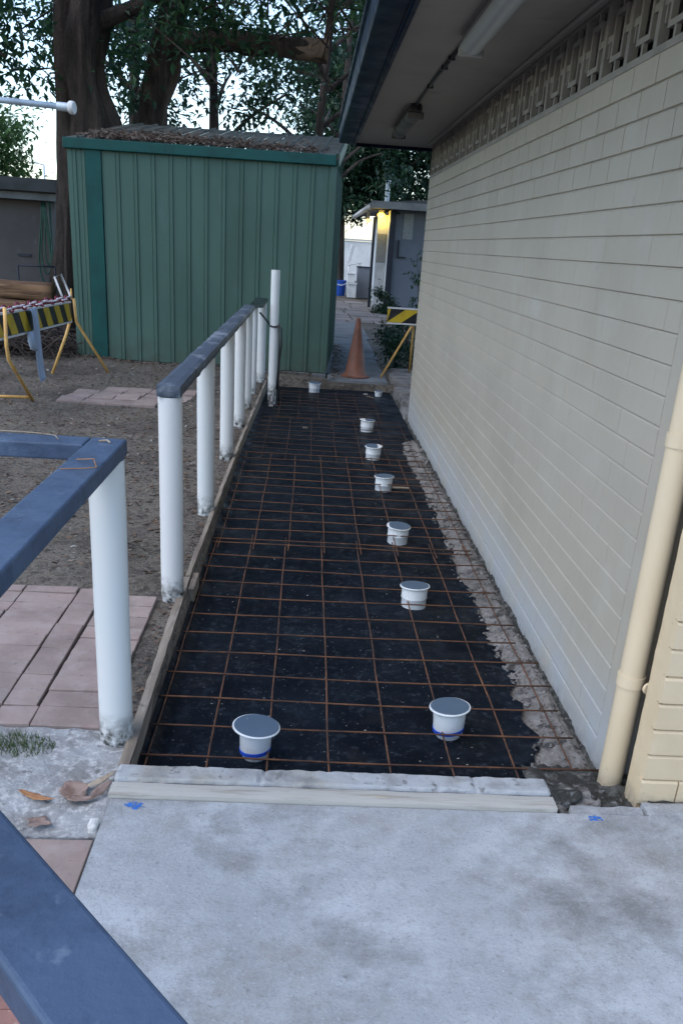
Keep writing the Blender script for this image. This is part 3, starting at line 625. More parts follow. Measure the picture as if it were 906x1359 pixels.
# short legs hooking off the frame, as in the pattern
g.box(.007, T-.013, fr+.019, fr+.030, cz+.012, cz+.062); g.box(.007, T-.013, w-fr-.030, w-fr-.019, cz-.062, cz-.012)
bm_ = g.mesh('vent_block', M['breeze'])
y = 2.648
while y < 8.88:
    link('vent_block', bm_, (WX+.004, y, BZ0), bl); y += .2855
g = MB(); g.box(WX+.004, WX+.089, 2.5745, 2.647, BZ0, 2.399); g.build('vent_end_pier', M['breeze'], bl)
g = MB(); g.box(1.50, 1.55, 2.6, 8.9, .3, 2.45); g.box(1.272, 1.50, 8.82, 8.90, 2.0, 2.45); g.box(1.272, 1.5, 2.58, 2.65, 2.0, 2.45); g.build('dark_backing', M['dark'], bl)  # added backing, painted near-black for the unlit room behind the vents
# eaves
g = MB(); g.box(.372, 1.30, 1.55, 9.30, 2.400, 2.412); g.build('soffit', M['soffit'], bl)
g = MB(); g.box(1.012, 1.049, 2.46, 8.90, 2.380, 2.399); bevel(g.build('cornice_bead', M['soffit'], bl), .008, 3)
for y in (3.3,5.7,8.1):
    pass
g = MB(); g.box(.352, .371, 1.55, 9.30, 2.372, 2.56); g.box(.372, 1.30, 9.302, 9.325, 2.372, 2.58); g.build('fascia', M['gutter'], bl)
prof = [(.350,2.50),(.350,2.398),(.343,2.390),(.232,2.390),(.222,2.394),(.217,2.404),(.214,2.50),(.206,2.506),(.198,2.510),(.194,2.520),(.198,2.530),(.207,2.532),(.2145,2.528),(.216,2.515),(.221,2.50),(.224,2.408),(.234,2.400),(.336,2.398),(.342,2.404),(.342,2.50)]
g = MB(); n = len(prof)
g.add([(x, 1.5, z) for x, z in prof]+[(x, 9.33, z) for x, z in prof], [(i, (i+1) % n, n+(i+1) % n, n+i) for i in range(n)]+[tuple(range(n)), tuple(range(2*n-1, n-1, -1))])
g.build('gutter', M['gutter'], bl, auto=35)
g = MB(); g.tube([(.351,1.6,2.385),(.351,9.3,2.385)], .010, 8); g.build('gutter_bead', M['gutter'], bl, smooth=True)
g = MB(); g.add([(.30,1.45,2.545),(5.2,1.45,3.35),(5.2,9.4,3.35),(.30,9.4,2.545),(.30,1.45,2.585),(5.2,1.45,3.39),(5.2,9.4,3.39),(.30,9.4,2.585)], [(0,3,2,1),(4,5,6,7),(0,1,5,4),(1,2,6,5),(2,3,7,6),(3,0,4,7)])
g.build('roof', M['darkroof'], bl)
g = MB(); g.box(5.0, 5.15, 2.5, 9.3, -.1, 3.25); g.box(1.28, 5.0, 8.7, 8.81, -.1, 2.4); g.build('back_wall', M['mauvewall'], bl)
# cream return wall at the corner
cw = thing('cream_wall', (1.6,2.3,0), 'cream painted brick wall nib beside the downpipe', 'wall')
g = MB(); g.box(1.084, 3.4, 2.231, 2.335, -.10, 2.398); g.build('wall_core', M['mortar_cream'], cw)
cc = {}
for c in range(28):
    z0 = -.022+c*.0872
    x = 1.074+RND.uniform(-.003,.003); first = True
    L0 = .232 if c % 2 else .118
    while x < 1.75:
        L = L0 if first else .232; first = False
        x1 = x+L-.003
        if z0+.083 < 2.4:
            k_ = (round(x1-x, 3), c % 3)
            if k_ not in cc: cc[k_] = brick_mesh('brick', x1-x, .0825, .03, None, .003, 'x', len(cc)).mesh('brick', M['cream'])
            link('brick', cc[k_], (x, 2.222+RND.uniform(-.002,.002), z0), cw)
        x = x1+.003
g = MB(); g.rough(1.0765, 1.0835, 2.236, 2.334, -.10, 2.397, .03, .0015, 20, .001); g.build('return_face', M['cream'], cw)
g = MB(); g.rough(1.10, 2.2, 2.205, 2.2215, -.06, -.004, .012, .005, 30, .004); g.build('footing', M['moss'], cw)
# downpipe
dp = thing('downpipe', (1.05,2.40,-.1), 'cream round downpipe strapped at the corner of the grey wall', 'downpipe')
g = MB(); g.tube([(1.050,2.400,z) for z in (-.105,-.10,.5,1.2,2.0,2.392)], [.037,.0385,.0385,.0385,.0385,.0385], 36); g.build('pipe', M['pipecream'], dp, auto=40)
for z in (.315,1.06,2.0):
    g = MB(); g.tube([(1.050,2.400,z-.019),(1.050,2.400,z-.0185),(1.050,2.400,z+.0185),(1.050,2.400,z+.019)], [.039,.0425,.0425,.039], 36, caps=False)
    g.tube([(1.088,2.352,z-.004),(1.090,2.343,z-.004)], .020, 14); st = g.build('strap', M['pipecream'], dp, auto=40)
    g = MB(); g.tube([(1.093,2.344,z-.004),(1.094,2.340,z-.004)], .0045, 8); g.build('screw', M['cut'], st)
# fluorescent battens and conduit
def batten(y0, y1, lab, x=.675, bm='lampbody', dm='diffuser'):
    t = thing('batten_light', (x,(y0+y1)/2,2.4), lab, 'ceiling light', 'battens under the eaves')
    g = MB(); g.box(x-.042, x+.042, y0, y1, 2.362, 2.3995); bevel(g.build('body', M[bm], t), .004)
    g = MB(); n = 8
    pr = [(x+.054*math.cos(q), 2.361-.040*math.sin(q)) for q in frange(0, math.pi, n)]
    g.add([(a, y0+.03, b) for a, b in pr]+[(a, y1-.03, b) for a, b in pr], [(i, i+1, n+2+i, n+1+i) for i in range(n)]+[tuple(range(n+1)), tuple(range(2*n+1, n, -1)), (n, 0, n+1, 2*n+1)])
    g.build('diffuser', M[dm], t, auto=40)
    for a, b in ((y0+.002, y0+.029), (y1-.029, y1-.002)):
        g = MB(); g.box(x-.056, x+.056, a, b, 2.318, 2.3615); bevel(g.build('end_cap', M[bm], t), .006)
batten(3.35, 4.60, 'near fluorescent batten on the soffit'); batten(6.72, 7.97, 'far fluorescent batten on the soffit, grimy grey', .66, 'darker', 'darker')
g = MB(); g.tube([(.655,4.61,2.391),(.648,5.5,2.391),(.652,6.62,2.391)], .009, 8); cd_ = g.build('conduit', M['blackplastic'], smooth=True); tag(cd_, 'dark conduit joining the two soffit lights', 'conduit')
g = MB(); g.lathe((.653,6.66,2.36), [(.036,0),(.036,.0385)], 20); g.build('junction_box', M['blackplastic'], cd_, auto=40)
for y in (5.05,5.3,5.9):
    g = MB(); g.box(.635, .668, y-.008, y+.008, 2.380, 2.399); g.build('saddle', M['blackplastic'], cd_)

# ------------------------------------------------------------------ green shed
U = Vector((.9984,-.0566,0)); V = Vector((.0566,.9984,0)); O = Vector((-2.849,11.44,0))
def SP(u, v, z): q = O+U*u+V*v; return (q.x, q.y, z)
SW, SD, SH = 3.088, 3.0, 2.34
shd = thing('garden_shed', tuple(O+U*1.5+V*1.5), 'green ribbed steel garden shed with leaf litter on its roof', 'shed')
def ribbed(u0, u1, fixed, z0, z1, side):
    # one pan with a raised rib on its right edge
    w = u1-u0; r = .012
    pr = [(0,0),(w-.052,0),(w-.046,.006),(w-.040,0),(w-.024,0),(w-.017,-r*1.3),(w-.005,-r*1.3),(w,0)]
    vs = []; n = len(pr)
    for z in (z0, z1):
        for a, d in pr:
            if side == 'f': vs.append(SP(u0+a, fixed+d, z))
            else: vs.append(SP(fixed-d, u0+a, z))
    g = MB(); g.add(vs, [(i, i+1, n+i+1, n+i) for i in range(n-1)]); return g.build('wall_panel', M['shed'], shd)
us = [0,.105,.21]
for a, b in zip(us, us[1:]): ribbed(a, b, 0, .02, SH, 'f')
u = .40; wp = (SW-.40-.02)/13
for i in range(13): ribbed(u+i*wp, u+(i+1)*wp, 0, .02, SH, 'f')
for i in range(14): ribbed(.02+i*(SD-.04)/14, .02+(i+1)*(SD-.04)/14, SW, .02, SH+.02, 's')
g = MB(); g.add([SP(0,0,.02),SP(0,SD,.02),SP(0,SD,SH),SP(0,0,SH)], [(0,1,2,3)]); g.add([SP(0,SD,.02),SP(SW,SD,.02),SP(SW,SD,SH+.3),SP(0,SD,SH+.3)], [(0,1,2,3)]); g.build('back_wall', M['shed'], shd)
def sbox(u0, u1, v0, v1, z0, z1, name, mt, bv=.004, zs=0):
    g = MB(); g.add([SP(u0,v0,z0),SP(u1,v0,z0),SP(u1,v1,z0+zs),SP(u0,v1,z0+zs),SP(u0,v0,z1),SP(u1,v0,z1),SP(u1,v1,z1+zs),SP(u0,v1,z1+zs)], [(0,3,2,1),(4,5,6,7),(0,1,5,4),(1,2,6,5),(2,3,7,6),(3,0,4,7)])
    return bevel(g.build(name, M[mt], shd), bv)
sbox(.212, .395, -.025, .0, .015, SH-.003, 'door_trim', 'shedtrim')
sbox(-.03, SW+.012, -.065, -.004, SH-.004, SH+.108, 'fascia', 'shedtrim', .01)
sbox(SW-.04, SW+.022, -.022, .03, .02, SH-.006, 'corner_flashing', 'shed')
RISE = .49/3.1
g = MB(); nr_ = 15; wp = (SW+.08)/nr_
for i in range(nr_):
    g = MB(); a0 = -.04+i*wp; pr = [(0,0),(wp-.045,0),(wp-.034,.022),(wp-.014,.022),(wp-.003,0)]; n = len(pr)
    vs = [SP(a0+a, v, SH+.10+(v+.03)*RISE+d) for v in (-.03, SD+.15) for a, d in pr]
    g.add(vs, [(j, j+1, n+j+1, n+j) for j in range(n-1)]); g.build('roof_panel', M['shedroof'], shd)
g = MB(); vs = [SP(SW-.0+.035, v, SH-.01+max(0, v)*RISE*1.0+dz) for v in (-.03, SD) for dz in (.0, .135)]; vs2 = [SP(SW+.05, v, SH-.01+max(0, v)*RISE+dz) for v in (-.03, SD) for dz in (.0, .135)]
g.add(vs+vs2, [(0,1,3,2),(4,6,7,5),(0,2,6,4),(1,5,7,3),(0,4,5,1),(2,3,7,6)]); g.build('barge_flashing', M['shed'], shd)
sbox(.3, SW+.02, -.05, SD+.05, -.14, .012, 'footing', 'slabgrey', .006)
# leaf litter on the roof
def leaf_quads(g, c, s_, r_, flat=.6, asp=.5):
    a = r_.uniform(0, 2*math.pi); u = Vector((math.cos(a), math.sin(a), r_.uniform(-flat,flat))).normalized()
    v = Vector((-math.sin(a), math.cos(a), r_.uniform(-flat,flat))).normalized(); w = Vector((0,0,s_*r_.uniform(-.25,.25)))
    c = Vector(c); g.add([c-u*s_, c+v*s_*asp+w, c+u*s_, c-v*s_*asp+w], [(0,1,2,3)])
r_ = random.Random(21); g = MB()
for i in range(3000):
    u = SW*(r_.betavariate(1.5,2.2))+r_.uniform(-.05,.05); v = abs(r_.gauss(0,.55)) if u > 1.7 else abs(r_.gauss(.25,.6))
    if v > 2.6 or u < .25 and v < .2: continue
    hump = .055*max(0, 1-abs(u-1.1)/1.2)*math.exp(-v*1.6)*(.6+.6*N3(u, v, 2, 3))
    c = SP(u, v-.02, SH+.118+v*RISE+r_.uniform(0,1)*hump+.004); leaf_quads(g, c, r_.uniform(.015,.045), r_)
for i in range(70):
    u = r_.uniform(.1,2.9); v = r_.uniform(0,1.0); a = Vector(SP(u, v, SH+.15+v*RISE)); d = Vector((r_.uniform(-1,1), r_.uniform(-.5,.5), r_.uniform(-.05,.5)))*.12
    g.tube([a, a+d], .004, 4)
tag(g.build('roof_leaf_litter', M['rooflitter']), 'brown leaf litter and twigs heaped on the shed roof', 'leaf litter', kind='stuff')

# ------------------------------------------------------------------ path beyond the bed
pth = struct(link('path', None, (.7,14,0)))
for i, (a, b) in enumerate(((10.88,13.2),(13.21,16.2),(16.21,19.8))):
    g = MB(); g.rough(.27+.025*(a-10.9), 1.01+.02*(a-10.9), a, b, -.10, .004, .06, .004, 6, .008, seed=i*2.0)
    g.build('path_section', M['slabgrey'], pth)
r_ = random.Random(9)
yy = 19.85
for row in range(9):
    dy = .62 if row < 4 else 1.05; x = .2+.03*row
    while x < 2.0:
        wd = r_.uniform(.55,.8); g = MB(); g.rough(x, x+wd-.02, yy, yy+dy-.025, -.08, .004+r_.uniform(-.008,.008), .12, .004, 5, .012, seed=row+x)
        g.build('path_slab', M['pathpaver'], pth); x += wd
    yy += dy
STN = [(1.03,1.19,9.05,9.55,-.05),(1.06,1.30,9.58,10.05,-.01),(1.04,1.32,10.08,10.5,.02),(1.08,1.36,10.55,10.95,.05),(1.05,1.40,11.0,11.5,.05),(1.12,1.42,11.55,12.1,.03)]
STL = ['flat stone slab nearest the far end of the brick wall','second flat stone from the brick wall end','third flat stone behind the brick wall end','grey stone slab beside the path step','flat stone under the right-hand striped barrier','farthest flat stone beside the path']
for i, (a, b, c, d, zt) in enumerate(STN):
    g = MB(); g.rough(a, b, c, d, -.17, zt, .04, .006, 8, .012, seed=i*1.7); tag(g.build('edging_stone', M['stone']), STL[i], 'stone', 'edging stones at the wall end')

# traffic cone
cn = thing('traffic_cone', (.618,11.22,.004), 'faded orange traffic cone standing at the start of the path', 'traffic cone')
g = MB(); n = 28
g.lathe((.618,11.22,0), [(.150,.022),(.146,.03),(.128,.055),(.075,.37),(.030,.66),(.026,.693),(.018,.70)], 32); g.build('body', M['cone'], cn, auto=40)
g = MB(); g.lathe((.618,11.22,0), [(.172,.003),(.180,.008),(.180,.018),(.170,.024),(.150,.026)], 32); g.build('base', M['cone'], cn, auto=40)

# ------------------------------------------------------------------ striped barriers
def striped_board(t, A, B, h, pitch, lean, thick=.018):
    A, B = Vector(A), Vector(B); L = (B-A).length; u = (B-A)/L; d = Vector((0,0,-1)); nrm = u.cross(Vector((0,0,1))).normalized()
    if nrm.y > 0: nrm = -nrm
    g = MB(); g.obox(A+u*L/2+d*h/2, u*L/2, d*h/2, nrm*thick/2); bd = g.build('board', M['stripeb'], t)
    k = -2
    while k*pitch < L:
        a0 = k*pitch; pts = [(a0, h-.012), (a0+pitch/2, h-.012), (a0+pitch/2+lean, .012), (a0+lean, .012)]
        pts = [(min(L-.003, max(.003, a)), b) for a, b in pts]
        if max(p[0] for p in pts)-min(p[0] for p in pts) > .02:
            g = MB(); q = [A+u*a+d*b+nrm*(thick/2+.001) for a, b in pts]; q2 = [p+nrm*.002 for p in q]
            g.add(q+q2, [(0,1,2,3),(7,6,5,4),(0,4,5,1),(1,5,6,2),(2,6,7,3),(3,7,4,0)]); g.build('stripe', M['stripey'], bd)
        k += 1
    for b in (.0, h):
        g = MB(); g.obox(A+u*L/2+d*b, u*L/2, d*.009, nrm*(thick/2+.004)); g.build('edge_strip', M['whitetrim'], bd)
def leg(t, pts, r=.016, mt='yellow'):
    g = MB(); g.tube(pts, r, 10); return g.build('leg', M[mt], t, smooth=True)
b1 = thing('striped_barrier', (-2.6,9.2,0), 'yellow and black striped barrier board on bent yellow legs, left of the shed', 'barrier', 'striped barriers')
striped_board(b1, (-2.585,7.72,.795), (-2.545,10.02,.765), .20, .36, -.14)
leg(b1, [(-2.49,7.70,.86),(-2.50,7.70,.55),(-2.50,7.73,.44),(-2.515,8.36,.0)]); leg(b1, [(-2.63,7.68,.86),(-2.62,7.68,.50),(-2.68,7.4,.0)])
leg(b1, [(-2.51,10.05,.80),(-2.50,10.07,.56),(-2.21,10.22,.02)]); leg(b1, [(-2.54,10.0,.60),(-2.60,9.99,.42),(-2.765,9.97,.01)])
leg(b1, [(-2.515,8.30,.035),(-3.2,8.2,.035)], .014)
g = MB(); g.tube([(-2.62,10.05,.78),(-2.72,10.12,1.0),(-2.66,10.15,1.03),(-2.56,10.08,.84),(-2.53,10.05,.79)], .012, 8); g.build('hoop', M['whitetrim'], b1, smooth=True)
g = MB(); g.tube([(-2.535,10.05,.80),(-2.535,10.05,.90)], [.014,.009], 8); g.build('peg', M['yellow'], b1, smooth=True)
# twisted red and white tape along the top
tpz = thing('barrier_chain', (-2.55,8.9,.8), 'red and white chain lying along the top of the left barrier', 'chain')
for i in range(26):
    t = i/25; p = Vector((-2.57+.02*t, 7.75+2.25*t, .822-.02*t+.012*math.sin(i*1.3)+.006)); q = MB()
    ax = Vector((0,1,0)); sd = Vector((1,0,.3)) if i % 2 else Vector((-.3,0,1)); sd.normalize()
    q.tube([p+ax*.058*math.cos(a)+sd*.024*math.sin(a) for a in frange(0, 2*math.pi, 12)], .009, 5, caps=False)
    q.build('link', M['chainwhite' if i % 2 else 'chainred'], tpz, smooth=True)
# grey strip hanging on the board
g = MB(); path = [(-2.555,8.58,.76),(-2.538,8.58,.80),(-2.515,8.58,.78),(-2.510,8.58,.60),(-2.505,8.585,.40),(-2.50,8.59,.24),(-2.485,8.59,.16),(-2.47,8.59,.14),(-2.465,8.59,.17)]
vs = []; W_ = [.055,.055,.055,.06,.065,.07,.06,.045,.03]
for (x, y, z), w in zip(path, W_):
    for s_ in (-1,-.5,0,.5,1): vs.append((x+.012*abs(s_)+.05*w*s_, y+w*s_*1.4, z+.01*s_))
g.add(vs, [(i*5+q, i*5+q+1, (i+1)*5+q+1, (i+1)*5+q) for i in range(len(path)-1) for q in range(4)])
o = g.build('hanging_cloth', M['cloth'], smooth=True); so_ = o.modifiers.new('thick', 'SOLIDIFY'); so_.thickness = .006; ss = o.modifiers.new('sub', 'SUBSURF'); ss.levels = ss.render_levels = 2
tag(o, 'grey blue cloth strip hanging over the left barrier board', 'cloth')
g = MB(); g.tube([(-2.52,8.45,.60),(-2.51,8.44,.52),(-2.505,8.46,.46),(-2.50,8.52,.44)], [.03,.034,.03,.02], 10); g.build('rolled_end', M['cloth'], o, smooth=True)
b2 = thing('path_barrier', (1.3,11.3,0), 'yellow and black striped barrier board standing behind the end of the brick wall', 'barrier', 'striped barriers')
striped_board(b2, (.965,11.30,.838), (2.15,11.36,.832), .178, .36, .22)
leg(b2, [(1.30,11.33,.84),(1.29,11.33,.65),(.948,11.30,.005)], .014); leg(b2, [(1.31,11.36,.80),(1.35,11.75,.0)], .014); leg(b2, [(2.05,11.36,.82),(2.1,11.3,0)], .014)

# ------------------------------------------------------------------ left background: low building, hose, log, rack, pole
lb = thing('low_building', (-7,16,0), 'low mauve grey building with dark flat roof behind the logs', 'building')
g = MB(); g.box(-11, -4.15, 15.6, 20, -.05, 1.90); g.build('wall', M['mauvewall'], lb)
g = MB(); g.box(-11.2, -3.95, 15.2, 20.2, 2.06, 2.15); g.build('roof', M['darkroof'], lb)
g = MB(); g.box(-11.2, -3.95, 15.08, 15.19, 1.98, 2.16); g.build('gutter', M['darkroof'], lb)
g = MB(); g.box(-11.1, -4.0, 15.25, 15.59, 1.86, 1.96); g.build('beam', M['palefascia'], lb)
g = MB(); g.box(-11.1, -4.0, 15.195, 15.5, 1.965, 2.055); g.build('eave_board', M['darkroof'], lb)
g = MB(); g.box(-4.75, -4.55, 15.57, 15.598, 1.02, 1.06); g.build('handle', M['navytrim'], lb)
g = MB(); g.box(-4.23, -4.10, 15.50, 15.60, .0, 1.86); g.build('corner_post', M['palefascia'], lb)
hs = thing('garden_hose', (-4.2,15.4,1.8), 'green garden hose hanging in loops under the low roof beside the trunk', 'hose')
for dx, zb_, w in ((0,.78,.10),(.03,.92,.06),(-.02,.62,.13)):
    g = MB(); pts = [(-4.22+dx+w*math.sin(2*math.pi*t)*1.0*(.35+t*(1-t)*2), 15.3+.02*dx, 1.84-(1.84-zb_)*(1-abs(2*t-1)**1.6)) for t in frange(0, 1, 26)]
    g.tube(pts, .014, 6); g.build('loop', M['hose'], hs, smooth=True)
g = MB(); g.tube([(-4.12,15.3,1.85),(-4.12,15.28,.9),(-4.10,15.25,.1)], .014, 6); g.build('tail', M['hose'], hs, smooth=True)
LOGS = [(-5.6,-3.35,12.35,.70,.125,'long brown log lying on top of the pile'),(-5.5,-3.42,12.15,.50,.10,'lower brown log at the front of the pile'),(-5.6,-3.5,12.55,.48,.13,'dark log at the back of the pile'),(-5.6,-3.55,12.25,.26,.12,'log at the bottom of the pile near the ground'),(-5.6,-3.5,12.6,.2,.15,'thick log at the bottom back of the pile'),(-5.6,-3.45,11.98,.12,.12,'front log resting on the ground')]
for i, (a, b, y, z, r, lab) in enumerate(LOGS):
    g = MB(); pts = [(x, y+.03*N3(x, i, 0, 1), z+.02*N3(x, i, 4, 1.2)) for x in frange(a, b, 22)]
    g.tube(pts, [r*(1+.10*N3(p[0], i, 9, 2)) for p in pts], 14, jit=.28); tag(g.build('log', M['log'], smooth=True), lab, 'log', 'logs in the pile')
g = MB(); rr = random.Random(5)
for i in range(420):
    p = Vector((rr.uniform(-5,-2.9), rr.uniform(10.9,12.0), rr.uniform(0,.33))); d = Vector((rr.uniform(-1,1), rr.uniform(-.6,.6), rr.uniform(-.5,.6))).normalized()*rr.uniform(.08,.32)
    g.tube([p-d, p+d*.2+Vector((0,0,.02)), p+d], [.009,.008,.004], 5)
tag(g.build('brushwood', M['bark']), 'dark heap of cut twigs and brushwood in front of the logs', 'brushwood', kind='stuff')
rk = thing('metal_rack', (-3.7,13,0), 'thin dark metal frame standing behind the logs', 'frame')
for p in ([(-3.98,13,0),(-3.98,13,.98)], [(-3.98,13,.98),(-3.48,13,.99)], [(-3.48,13,.99),(-3.48,13,0)], [(-3.98,13,.72),(-3.48,13,.72)]):
    g = MB(); g.tube(p, .013, 6); g.build('tube', M['navytrim'], rk, smooth=True)
pl = thing('flanged_pole', (-4.0,8,0), 'pale galvanised pole reaching in from the left, ending in a round flange', 'pole')
g = MB(); g.tube([(-4.2,8.0,2.455),(-3.0,8.0,2.405),(-1.98,8.0,2.374)], .023, 16); g.build('arm', M['galv'], pl, smooth=True)
g = MB(); g.tube([(-2.05,8.0,2.376),(-1.955,8.0,2.373)], .032, 16); g.build('socket', M['galv'], pl, auto=40)
g = MB(); g.tube([(-1.955,8.005,2.373),(-1.947,8.003,2.373),(-1.922,7.993,2.372),(-1.914,7.991,2.372)], [.04,.048,.048,.04], 24); g.build('flange', M['whitetrim'], pl, auto=40)
g = MB(); g.tube([(-4.2,8.0,-.05),(-4.2,8.0,2.52)], .035, 14); g.build('upright', M['galv'], pl, smooth=True)
sl_ = thing('street_lamp', (-19.1,70,0), 'tiny far street lamp against the white sky left of the trunk', 'street lamp')
g = MB(); g.tube([(-19.1,70,0),(-19.1,70,5.5)], [.12,.07], 8); g.build('pole', M['galv'], sl_, smooth=True)
g = MB(); g.tube([(-19.1,70,5.45),(-19.6,70,5.55)], .05, 6); g.build('arm', M['galv'], sl_, smooth=True)
g = MB(); g.obox((-19.75,70,5.55), (.25,0,0), (0,.12,0), (0,0,.05)); bevel(g.build('lamp_head', M['galv'], sl_), .03)

# ------------------------------------------------------------------ background building at the end of the path
bb = thing('slate_building', (2.8,26,0), 'slate grey outbuilding with white side wall and yellow eave lamp beyond the path', 'building')
g = MB(); g.box(1.99, 4.6, 24.2, 31.0, -.05, 2.42); g.build('front_wall', M['bggrey'], bb)
g = MB(); g.box(1.972, 1.988, 24.32, 31.0, -.05, 2.40); g.build('side_wall', M['bgwhite'], bb)
g = MB(); g.box(1.70, 1.971, 24.9, 25.1, -.04, 2.30); g.build('side_pier', M['bgwhite'], bb)
g = MB(); g.box(1.715, 1.955, 24.885, 24.899, 1.15, 1.85); g.build('screen_panel', M['panelgrey'], bb)
g = MB(); g.box(1.60, 1.67, 25.2, 25.3, -.04, 2.25); g.build('post', M['navytrim'], bb)
g = MB(); g.box(1.95, 2.10, 24.10, 24.199, -.04, 2.40); g.build('corner_column', M['navytrim'], bb)
g = MB(); g.add([(1.40,23.5,2.42),(4.8,23.5,2.62),(4.8,31.5,2.62),(1.40,31.5,2.42),(1.40,23.5,2.52),(4.8,23.5,2.86),(4.8,31.5,2.86),(1.40,31.5,2.52)], [(0,3,2,1),(4,5,6,7),(0,1,5,4),(1,2,6,5),(2,3,7,6),(3,0,4,7)]); rf = g.build('roof', M['darkroof'], bb)
g = MB(); g.box(1.415, 4.7, 23.44, 23.498, 2.40, 2.56); g.build('fascia', M['palefascia'], bb)
g = MB(); g.tube([(1.36,23.5,2.40),(1.36,31.5,2.40)], .06, 8); g.build('gutter', M['whitetrim'], bb, smooth=True)
g = MB(); g.tube([(1.915,25.2,2.55),(1.915,25.2,3.10)], .06, 12); g.tube([(1.915,25.2,3.10),(1.915,25.2,3.13)], .075, 12); g.build('flue', M['galv'], rf, auto=40)
g = MB(); g.box(2.30, 2.55, 24.18, 24.199, 1.75, 2.35); g.build('vent_panel', M['panelgrey'], bb)
g = MB(); g.box(2.20, 2.24, 24.14, 24.199, 1.30, 1.72); g.box(2.2405, 2.42, 24.14, 24.199, 1.30, 1.335); g.build('bracket', M['navytrim'], bb)
lp = thing('eave_lamp', (1.75,24.75,2.3), 'glowing yellow bulkhead lamp under the far eave', 'lamp')
g = MB(); g.lathe((1.765,24.82,2.24), [(.03,0),(.085,.012),(.095,.05),(.09,.08),(.05,.10)], 16); g.build('globe', M['lampglow'], lp, smooth=True)
g = MB(); g.box(1.70, 1.83, 24.76, 24.88, 2.342, 2.41); g.build('mount', M['whitetrim'], lp)
ll = bpy.data.lights.new('eave_lamp_light', 'POINT'); ll.energy = 2.5; ll.color = (1,.66,.12); ll.shadow_soft_size = .08
lo = bpy.data.objects.new('lamp_light', ll); COL.objects.link(lo); lo.location = (1.765,24.70,2.18); lo.parent = lp; lo.matrix_parent_inverse = Matrix.Translation(-WL[lp])
lp2 = thing('small_eave_lamp', (1.5,26.5,2.25), 'second smaller yellow lamp farther along the same eave', 'lamp')
g = MB(); g.lathe((1.54,26.6,2.13), [(.03,0),(.075,.012),(.08,.05),(.05,.09)], 14); g.build('globe', M['lampglow'], lp2, smooth=True)
g = MB(); g.box(1.50, 1.58, 26.56, 26.64, 2.222, 2.415); g.build('mount', M['whitetrim'], lp2)
cb = thing('grey_cabinet', (1.75,30,0), 'grey cabinet standing at the end of the far path', 'cabinet')
g = MB(); g.box(1.50, 1.93, 29.8, 30.4, .0, .90); bevel(g.build('body', M['bggrey'], cb), .01)
g = MB(); g.box(1.48, 1.95, 29.78, 30.42, .902, .93); bevel(g.build('top', M['navytrim'], cb), .006)
for nm, lab, mt, (a, b, c, d) in (('storage_box','upper white box stacked left of the grey cabinet','whiteplastic',(1.17,1.42,.44,.74)),('storage_box','lower white box on the ground by the grey cabinet','bgwhite',(1.20,1.48,.0,.435))):
    t = thing(nm, ((a+b)/2,29.6,c), lab, 'box', 'white boxes by the cabinet')
    g = MB(); g.box(a, b, 29.45, 29.75, c, d-.05); bevel(g.build('tub', M[mt], t), .015)
    g = MB(); g.box(a-.015, b+.015, 29.43, 29.77, d-.048, d-.003); bevel(g.build('lid', M[mt], t), .01)
bt = thing('blue_tub', (1.0,30.2,0), 'bright blue tub beside the white boxes', 'tub')
g = MB(); g.lathe((1.0,30.2,0), [(.13,.0),(.15,.03),(.19,.44),(.205,.45),(.205,.47),(.185,.47),(.14,.05)], 20); g.build('body', M['blueplastic'], bt, auto=40)
g = MB(); g.tube([(1.0+.2*math.cos(q), 30.0, .47-.14*math.sin(q)) for q in frange(0, math.pi, 10)], .012, 5); g.build('handle', M['whiteplastic'], bt, smooth=True)
ch = thing('white_chair', (1.45,30.9,0), 'white plastic chair tipped behind the grey cabinet', 'chair')
g = MB(); g.obox((1.45,30.9,.98), (.22,0,.05), (0,.22,0), (0,0,.02)); bevel(g.build('seat', M['whiteplastic'], ch), .015)
g = MB(); g.obox((1.30,31.05,1.28), (.05,.0,-.02), (0,.2,.0), (.06,0,.28)); bevel(g.build('backrest', M['whiteplastic'], ch), .02)
for a, b in ((-.18,-.18),(.18,-.18),(-.18,.18),(.18,.18)):
    g = MB(); g.tube([(1.45+a,30.9+b,.97),(1.45+a*1.3,30.9+b*1.2,.0)], [.025,.018], 8); g.build('leg', M['whiteplastic'], ch, smooth=True)
fwl = thing('gap_standin', (2,46,0), 'made-up pale wall standing in for bright patches far beyond the path under the dark tree', 'wall')
g = MB(); g.rough(-3.5, 9, 46, 46.2, -.05, 1.75, .6, .01, 1, .01); g.build('render', M['gapfill'], fwl)  # invented pale surface, fills in for the bright patches below the crown
g = MB(); g.box(-3.55, 9.05, 45.95, 46.25, 1.765, 1.84); g.build('coping', M['whitetrim'], fwl)

